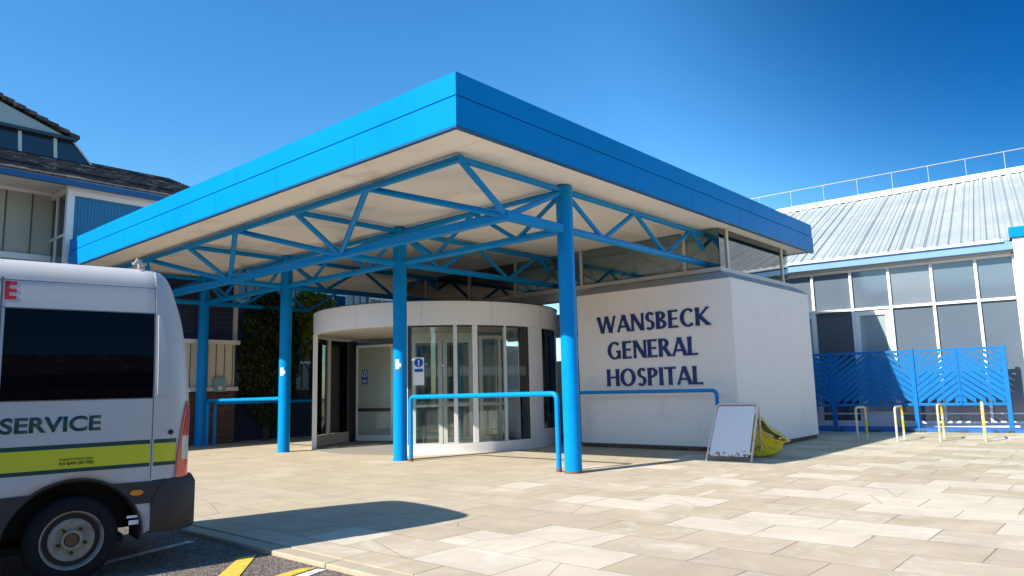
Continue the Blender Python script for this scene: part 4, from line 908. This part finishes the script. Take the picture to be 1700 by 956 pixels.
# rim lip + skirt folds at the front
b = MB(); b.tube([TP(-.05, .70, .06), TP(.06, .56, .03), TP(.18, .42, .03), TP(.34, .32, .04), TP(.50, .275, .05), TP(.66, .30, .10), TP(.67, .31, .5)], .018, 8); b.build('rim', M_bin, tub)
b = MB(); b.tube([TP(-.06, .60, .10), TP(-.02, .3, .085), TP(.04, .03, .08)], .014, 8); b.tube([TP(.15, .30, .09), TP(.2, .16, .085), TP(.13, .02, .09)], .012, 8); b.build('moulded_rib', M_bin, tub)

# ------------------------------------------------------------------ van
VA = R(-9.514); VO = Vector((-7.68, -.77, -.045))
van = thing('patient_transport_van', 'white high-roof hospital minibus with lime stripe and SERVICE lettering, parked at the kerb', 'van', VO, VA)
ZO = .045   # measured heights were taken from a slightly lower road
W_ = 2.06
def ysd(z):      # side inset with height
    t = max(0, z-1.42)/1.05; return .13*t**1.6
def xrear(z): 
    if z < .60: return .93
    if z < 1.3: return .885
    return .885-.05*min(1, (z-1.3)/.6)-.155*max(0, (z-1.85)/.65)**1.5
secz = [.29, .33, .5, .7, .9, 1.1, 1.3, 1.45, 1.6, 1.75, 1.9, 2.05, 2.18, 2.28]
def section(H):
    """half profile from sill up to the roof centre"""
    pts = [(ysd(z) if z > .28 else .03, z) for z in secz if z < H-.30]
    z0 = H-.26; y0 = ysd(z0); pts.append((y0, z0))
    for k in range(1, 8):
        a = k/7*pi/2; pts.append((y0+.17*(1-cos(a)), z0+.20*sin(a)))
    yl, zl = pts[-1]
    for k in range(1, 5): t = k/4; pts.append((yl+(W_/2-yl)*t, zl+.06*(1-(1-t)**2)))
    return pts
NP = len(section(2.61)); 
def resamp(pts, n):
    ls = [0]
    for i in range(1, len(pts)): ls.append(ls[-1]+hypot(pts[i][0]-pts[i-1][0], pts[i][1]-pts[i-1][1]))
    out = []
    for k in range(n):
        t = ls[-1]*k/(n-1); i = 0
        while i < len(ls)-2 and ls[i+1] < t: i += 1
        s = (t-ls[i])/(ls[i+1]-ls[i]); out.append((pts[i][0]+(pts[i+1][0]-pts[i][0])*s, pts[i][1]+(pts[i+1][1]-pts[i][1])*s))
    return out
def st(H, xb, inset=0, rear=False, nose=0):
    base = section(2.61) if H >= 2.55 else resamp(section(H), NP)
    half = []
    for (y, z) in base:
        yy = y+inset*(1-y/(W_/2)); zz = z-(inset*.45 if z > 2.2 else 0)
        xx = (xrear(zz)+xb) if rear else xb-nose*(.6-abs(1-y/(W_/2)))*0
        half.append(Vector((xx, yy, zz+ZO)))
    full = half+[Vector((p.x, W_-p.y, p.z)) for p in reversed(half[:-1])]
    return full
stations = [st(.98, -4.62, .35), st(1.05, -4.55, .16), st(1.18, -4.35, .06), st(1.38, -3.7, .0), st(1.62, -3.45), st(2.2, -2.75), st(2.46, -2.35), st(2.61, -1.9), st(2.61, -1.2), st(2.61, -.5), st(2.61, .1), st(2.61, .45)]
stations += [st(2.61, -.20, 0, True), st(2.61, -.12, .012, True), st(2.61, -.06, .04, True), st(2.61, -.02, .09, True), st(2.61, .0, .17, True)]
b = MB(); rg = [[b.bm.verts.new(p) for p in s] for s in stations]
for i in range(len(rg)-1):
    for k in range(len(rg[0])-1): f = b.bm.faces.new([rg[i][k], rg[i][k+1], rg[i+1][k+1], rg[i+1][k]]); f.smooth = True
    b.bm.faces.new([rg[i][0], rg[i+1][0], rg[i+1][-1], rg[i][-1]])
b.bm.faces.new(rg[0]); b.bm.faces.new(list(reversed(rg[-1])))
body_o = b.build('body', M_van, van, world=False)
def cutter(x):
    c = MB(); c.lathe([(.496, -.3), (.496, .36)], Matrix.Translation((x, 0, .265+ZO)) @ Matrix.Rotation(-pi/2, 4, 'X'), 48)
    return c
dg = bpy.context.evaluated_depsgraph_get
for x in (0, -3.68):
    c = cutter(x).build('cut', M_black, None)
    md = body_o.modifiers.new('b', 'BOOLEAN'); md.object = c; md.operation = 'DIFFERENCE'; md.solver = 'EXACT'; md.material_mode = 'TRANSFER' if hasattr(md, 'material_mode') else 'INDEX'
    c.parent = van
    bpy.context.view_layer.update()
    me = bpy.data.meshes.new_from_object(body_o.evaluated_get(dg())); body_o.modifiers.clear(); old = body_o.data; body_o.data = me; bpy.data.objects.remove(c, do_unlink=True)
def ywarp(x, z, off):
    # outer skin position (only valid ahead of the rear corner)
    zz = z-ZO; y = ysd(min(zz, 2.35)); xr = xrear(zz); e = xr-x
    if zz > 2.35: y += .17*(1-cos(math.asin(min(.999, (zz-2.35)/.20))))
    if e < .20: 
        t = e
        tab = [(.20, 0), (.12, .012), (.06, .04), (.02, .09), (0, .17)]
        for i in range(4):
            if tab[i][0] >= t >= tab[i+1][0]:
                f = (tab[i][0]-t)/(tab[i][0]-tab[i+1][0]); y += (tab[i][1]+(tab[i+1][1]-tab[i][1])*f)*(1-y/(W_/2)); break
    return y-off
def patch(poly_lo, poly_hi, zs, off, name, mt, par=body_o, n=10, th=.006, side=0):
    """patch between two x curves over heights zs"""
    b = MB(); G = []
    for z in zs:
        xa, xb = poly_lo(z), poly_hi(z); G.append([(xa+(xb-xa)*k/n, z) for k in range(n+1)])
    A = [[b.bm.verts.new((x, ywarp(x, z+ZO, off), z+ZO)) for x, z in r_] for r_ in G]; B = [[b.bm.verts.new((x, ywarp(x, z+ZO, off-th), z+ZO)) for x, z in r_] for r_ in G]
    for i in range(len(A)-1):
        for k in range(n):
            for Q_ in (A, B): f = b.bm.faces.new([Q_[i][k], Q_[i][k+1], Q_[i+1][k+1], Q_[i+1][k]]); f.smooth = th > .006
        for k in (0, n): b.bm.faces.new([A[i][k], A[i+1][k], B[i+1][k], B[i][k]])
    for k in range(n):
        for i in (0, len(A)-1): b.bm.faces.new([A[i][k], A[i][k+1], B[i][k+1], B[i][k]])
    return b.build(name, mt, par, world=False)
def rng(a, c, n): return [a+(c-a)*k/n for k in range(n+1)]
K = lambda v: (lambda z: v)
M_seam = mat('seam_shadow_gap', (.10, .10, .11), .6)
# rear side window
vw = patch(K(-.545), K(.54), rng(1.40, 2.13, 8), .003, 'side_window', M_vanglass)
patch(K(-1.75), K(-.60), rng(1.40, 2.13, 8), .003, 'side_window', M_vanglass)
patch(K(-2.75), K(-1.82), rng(1.40, 2.05, 8), .003, 'side_window', M_vanglass)
def seam(x0, x1, z0, z1, mt=M_seam, nm='seam'): return patch(K(x0), K(x1), rng(z0, z1, 12), .002, nm, mt, n=2, th=.004)
seam(.545, .551, .72, 2.53); seam(-.580, -.566, .72, 2.53); seam(-1.79, -1.78, .3, 2.4)
patch(K(.552), K(.562), rng(2.14, 2.53, 12), .006, 'trim', M_van, n=2)
seam(-1.7, .545, 2.133, 2.139); seam(-1.7, .545, 1.392, 1.398); seam(-2.2, .545, 2.36, 2.365, M_seam)
# pillar vent cover
patch(lambda z: .572, lambda z: .60+.055*sin(min(1, max(0, (2.12-z)/.72))*pi*.75), rng(1.42, 2.12, 12), .020, 'vent_cover', M_van, n=5, th=.02)
# stripes, in two lengths either side of the seam
for (xa, xb) in ((-4.1, .535), (.565, .745)):
    patch(K(xa), K(xb), rng(.855, 1.01, 2), .003, 'lime_stripe', M_lime, n=24 if xa < 0 else 4, th=.004)
    patch(K(xa), K(xb), rng(1.012, 1.045, 1), .003, 'green_line', M_green, n=24 if xa < 0 else 4, th=.004)
    patch(K(xa), K(xb), rng(.823, .853, 1), .003, 'green_line', M_green, n=24 if xa < 0 else 4, th=.004)
# lower dark cladding, bumper
def arch_x(z, r=.50, sgn=1):
    d = r*r-(z-.265)**2; return sgn*sqrt(max(0, d))
patch(lambda z: arch_x(z), K(.553), rng(.52, .70, 6), .010, 'side_cladding', M_darkplastic)
patch(K(-3.15), lambda z: -arch_x(z), rng(.44, .67, 6), .010, 'side_cladding', M_darkplastic)
def bumper():
    b = MB(); prof = []
    # plan outline of the rear bumper, wrapped round the corner
    pts = [(.558, -.012), (.70, -.014), (.84, .0), (.93, .06), (.965, .20), (.97, .6), (.97, W_-.6), (.965, W_-.20), (.93, W_-.06), (.84, W_), (.70, W_+.014), (.558, W_+.012)]
    zz = [.27, .30, .50, .66, .715]; ins = [.03, 0, 0, 0, .03]
    V = [[b.bm.verts.new((x-(i_ if x > .6 else 0), y+(i_ if y < W_/2 else -i_)*.5, z+ZO)) for x, y in pts] for z, i_ in zip(zz, ins)]
    for i in range(len(V)-1):
        for k in range(len(pts)-1): f = b.bm.faces.new([V[i][k], V[i][k+1], V[i+1][k+1], V[i+1][k]]); f.smooth = True
        b.bm.faces.new([V[i][-1], V[i][0], V[i+1][0], V[i+1][-1]])
    b.bm.faces.new(V[0]); b.bm.faces.new(list(reversed(V[-1]))); return b.build('rear_bumper', M_darkplastic, van, world=False)
bmp = bumper()
patch(lambda z: .56+.10*((z-.52)/.18)**1.5 if z > .52 else .56, lambda z: .566+.10*((z-.52)/.18)**1.5 if z > .52 else .566, rng(.48, .70, 8), .0165, 'bumper_seam', M_black, bmp, n=2)
# lamps
def oval(cx, cz, rx, rz, off, mt, nm, par=body_o):
    b = MB(); n = 24; y = ywarp(cx, cz+ZO, off); b.prism([(cx+rx*cos(2*pi*k/n), y, cz+ZO+rz*sin(2*pi*k/n)) for k in range(n)], (0, .02, 0)); return b.build(nm, mt, par, world=False, bevel=.003)
oval(.445, .615, .052, .024, .018, M_amber, 'side_marker_lamp'); oval(.695, 1.10, .020, .022, .012, M_black, 'fuel_lock')
tlx = lambda z: .748+.082*((z-.705)/.65)**1.6
tl = patch(tlx, lambda z: xrear(z)-.003, rng(.712, 1.36, 14), .018, 'tail_lamp', M_lens, n=8, th=.05)
patch(lambda z: max(tlx(z), .79), lambda z: xrear(z)-.006, rng(.86, 1.06, 6), .023, 'reversing_lens', M_clear, tl, n=4, th=.02)
patch(lambda z: max(tlx(z)+.02, .80), lambda z: xrear(z)-.006, rng(1.07, 1.32, 8), .023, 'upper_lens', mat('deep_red_lens', (.42, .01, .01), .12, .7), tl, n=4, th=.02)
# lower panel behind wheel
patch(K(.565), K(.57), rng(.30, .50, 2), .003, 'seam', M_seam, n=2)
# arch lips
for sx in (0, -3.68):
    b = MB(); P = []
    for k in range(33):
        a = R(-2+184*k/32); P.append((sx+.499*cos(a), ywarp(0, .5, .006)+.003, .265+ZO+.499*sin(a)))
    b.tube(P, .009, 8); b.build('arch_lip', M_darkplastic, van, world=False)
    b = MB(); b.arc((0, 0), .478, .494, -5, 185, 0, .35, 50)
    Mx = Matrix.Translation((sx, .02, .265+ZO)) @ Matrix.Rotation(-pi/2, 4, 'X')
    for v_ in b.bm.verts: x_, y_, z_ = v_.co; v_.co = Vector((sx+x_, .02+z_, .265+ZO+y_))
    b.build('arch_liner', M_black, van, world=False)
# small items in the rear arch and on the roof
b = MB(); b.box(.385, .47, .012, .02, .41+ZO, .43+ZO); b.box(.40, .475, .012, .02, .355+ZO, .39+ZO); b.build('arch_sticker', M_signwhite, van, world=False)
b = MB(); b.tube([(.44, .26, 2.60), (.44, .26, 2.675)], .02, 10); b.box(.38, .50, .25, .27, 2.635, 2.655); b.tube([(.38, .2, 2.62), (.42, .26, 2.685), (.48, .30, 2.63)], .009, 6); b.build('roof_bracket', M_galv, van, world=False)
b = MB(); b.bar((-.12, .25, 2.585), (-.12, .8, 2.635), .02, .02); b.build('roof_joint', M_whitepaint, van, world=False)
# front glazing and lamps, out of the photo
b = MB(); b.hexa([Vector(p) for p in ((-3.72, .12, 1.42), (-3.72, W_-.12, 1.42), (-2.85, W_-.22, 2.12), (-2.85, .22, 2.12), (-3.75, .12, 1.46), (-3.75, W_-.12, 1.46), (-2.87, W_-.22, 2.15), (-2.87, .22, 2.15))]); b.build('windscreen', M_vanglass, van, world=False)
for y in (.1, W_-.4): b = MB(); b.box(-4.63, -4.5, y, y+.3, .75, .92); b.build('headlight', M_clear, van, world=False, bevel=.02)
# wheels
def wheel(x, side):
    y0 = .03 if side == 0 else W_-.03; sg = 1 if side == 0 else -1
    Mx = Matrix.Translation((x, y0, .335-.0)) @ Matrix.Rotation(-pi/2*sg, 4, 'X')     # local z = inward
    b = MB(); Rt = .335
    b.lathe([(.215, .0), (.232, -.006), (.26, -.012), (.30, -.008), (.322, .01), (Rt, .035), (Rt, .18), (.32, .205), (.24, .22), (.215, .2)], Mx, 56, caps=False)
    ty = b.build('wheel', M_rubber, van, world=False)
    b = MB(); b.lathe([(.0001, .045), (.052, .045), (.056, .0), (.075, .0), (.082, .030), (.115, .030), (.150, .018), (.163, .022), (.168, .060), (.200, .064), (.207, .018), (.217, -.004), (.225, -.006), (.227, .01), (.216, .06), (.214, .2), (.0001, .2)], Mx, 64)
    rm = b.build('rim', M_rim, ty, world=False)
    b = MB(); b.arc((0, 0), .166, .206, 0, 360, 0, .004, 60)
    for v_ in b.bm.verts: v_.co = Mx @ Vector((v_.co.x, v_.co.y, .0455+v_.co.z-.002*(1)))
    b.build('slot_ring', mat('slot_ring_black', (.035, .028, .022), .8), rm, world=False)  # near-black ring set in the recess between rim dish and flange
    b = MB()
    for k in range(16):
        a = 2*pi*k/16; c = Mx @ Vector((.187*cos(a), .187*sin(a), .051)); b.lathe([(.011, -.003), (.011, .006)], Mx @ Matrix.Translation((.185*cos(a), .185*sin(a), .050)), 12)
    b.build('rim_hole', M_black, rm, world=False)
    b = MB()
    b.bm.free()
    for k in range(5):
        b = MB(); a = 2*pi*k/5+.3; b.lathe([(.010, -.015), (.013, -.012), (.013, .03)], Mx @ Matrix.Translation((.098*cos(a), .098*sin(a), .0)), 6); b.build('wheel_nut', M_black, rm, world=False)
    for k in range(5):
        a0 = math.degrees(2*pi*k/5+.3); pts = [Mx @ Vector((r_*cos(R(a0+da)), r_*sin(R(a0+da)), .026)) for r_, da in ((.084, -14), (.114, -9), (.114, 9), (.084, 14))]
        b = MB(); b.prism(pts, Mx.to_3x3() @ Vector((0, 0, -.006))); b.build('nut_marker', M_nut, rm, world=False)
    b = MB(); b.lathe([(.0001, .012), (.048, .012), (.051, .03), (.051, .046)], Mx, 24); b.build('hub', M_rust, rm, world=False)
wheel(0, 0); wheel(-3.68, 0); wheel(0, 1); wheel(-3.68, 1)
b = MB(); b.box(-4.2, .45, .45, W_-.45, .20, .262); b.build('underbody', M_black, van, world=False)
# lettering on the van
def text_patch(txt, x0, x1, z0, z1, mt, off=.0, bold=.02, name='lettering', shear=0.0):
    cu = bpy.data.curves.new('t', 'FONT'); cu.body = txt; cu.size = 1; cu.offset = bold; cu.extrude = .0; cu.space_character = 1.0; cu.resolution_u = 6
    o = bpy.data.objects.new('t', cu); col.objects.link(o); bpy.context.view_layer.update()
    me = bpy.data.meshes.new_from_object(o.evaluated_get(dg())); bpy.data.objects.remove(o, do_unlink=True)
    xs = [v.co.x for v in me.vertices]; ys = [v.co.y for v in me.vertices]; a, c, e, f = min(xs), max(xs), min(ys), max(ys)
    for v in me.vertices:
        X = x0+(v.co.x-a)/(c-a)*(x1-x0); Z = z0+(v.co.y-e)/(f-e)*(z1-z0); v.co = (X, ywarp(X, Z+ZO, .0032+off), Z+ZO)
    me.materials.clear(); me.materials.append(mt); ob_ = bpy.data.objects.new(name, me); col.objects.link(ob_); ob_.parent = body_o
    s_ = ob_.modifiers.new('t', 'SOLIDIFY'); s_.thickness = .001; return ob_
el_ = patch(K(-.553), K(-.523), rng(2.20, 2.35, 6), .002, 'lettering', M_red, n=2)
for za in (2.201, 2.259, 2.319): patch(K(-.5225), K(-.475), rng(za, za+.030, 2), .002, 'lettering', M_red, n=3)
text_patch('SERVICE', -.53, .155, 1.145, 1.268, M_green, bold=.028)
text_patch('WHEELNUT TORQUE 180Nm', -.13, .115, .918, .932, M_black, .006, bold=.012)
text_patch('4.5 BAR (65 PSI)', -.125, .115, .876, .908, M_black, .006, bold=.012)

# ------------------------------------------------------------------ what stands behind the camera (seen in the glass)
tb_ = thing('terrace_building', 'long brown brick ward block across the road behind the camera', 'building', (-34, 6, 0))
b = MB(); b.box(-42, -34, -26, 34, 0, 5.6); tw = b.build('wall', M_brick, tb_)
b = MB(); b.prism([(-33.4, -26.5, 5.61), (-42.6, -26.5, 5.61), (-38, -26.5, 9.2)], (0, 61, 0)); b.build('roof', M_tile, tb_)
for k in range(14):
    for z in (1.0, 3.6): b = MB(); y = -24+4.1*k; b.box(-33.99, -33.9, y, y+1.7, z, z+1.3); b.build('window', M_darkwin, tw)
sb = thing('ward_block', 'dark brick ward block south of the car park behind the camera', 'building', (-10, -26, 0))
b = MB(); b.box(-30, 14, -36, -27, 0, 6.2); tw = b.build('wall', M_brick, sb)
b = MB(); b.prism([(-30.5, -26.4, 6.21), (-30.5, -36.6, 6.21), (-30.5, -31.5, 9.6)], (45, 0, 0)); b.build('roof', M_tile, sb)
for k in range(10):
    for z in (1.0, 3.8): b = MB(); x = -28+4.2*k; b.box(x, x+1.9, -26.99, -26.9, z, z+1.4); b.build('window', M_darkwin, tw)
lp = thing('street_lamp', 'tall galvanised street lamp with twin heads across the road behind the camera', 'street lamp', (-22, -5, 0))
b = MB(); b.tube([(-22, -5, -.06), (-22, -5, 8)], [.09, .05], 10); b.build('pole', M_galv, lp)
b = MB(); b.tube([(-22, -6.2, 8.05), (-22, -3.8, 8.05)], .035, 8); b.build('arm', M_galv, lp)
for s in (-1, 1): b = MB(); b.box(-22.12, -21.88, -5+s*1.2-.3, -5+s*1.2+.3, 8.0, 8.12); b.build('lamp_head', M_cope, lp, bevel=.03)
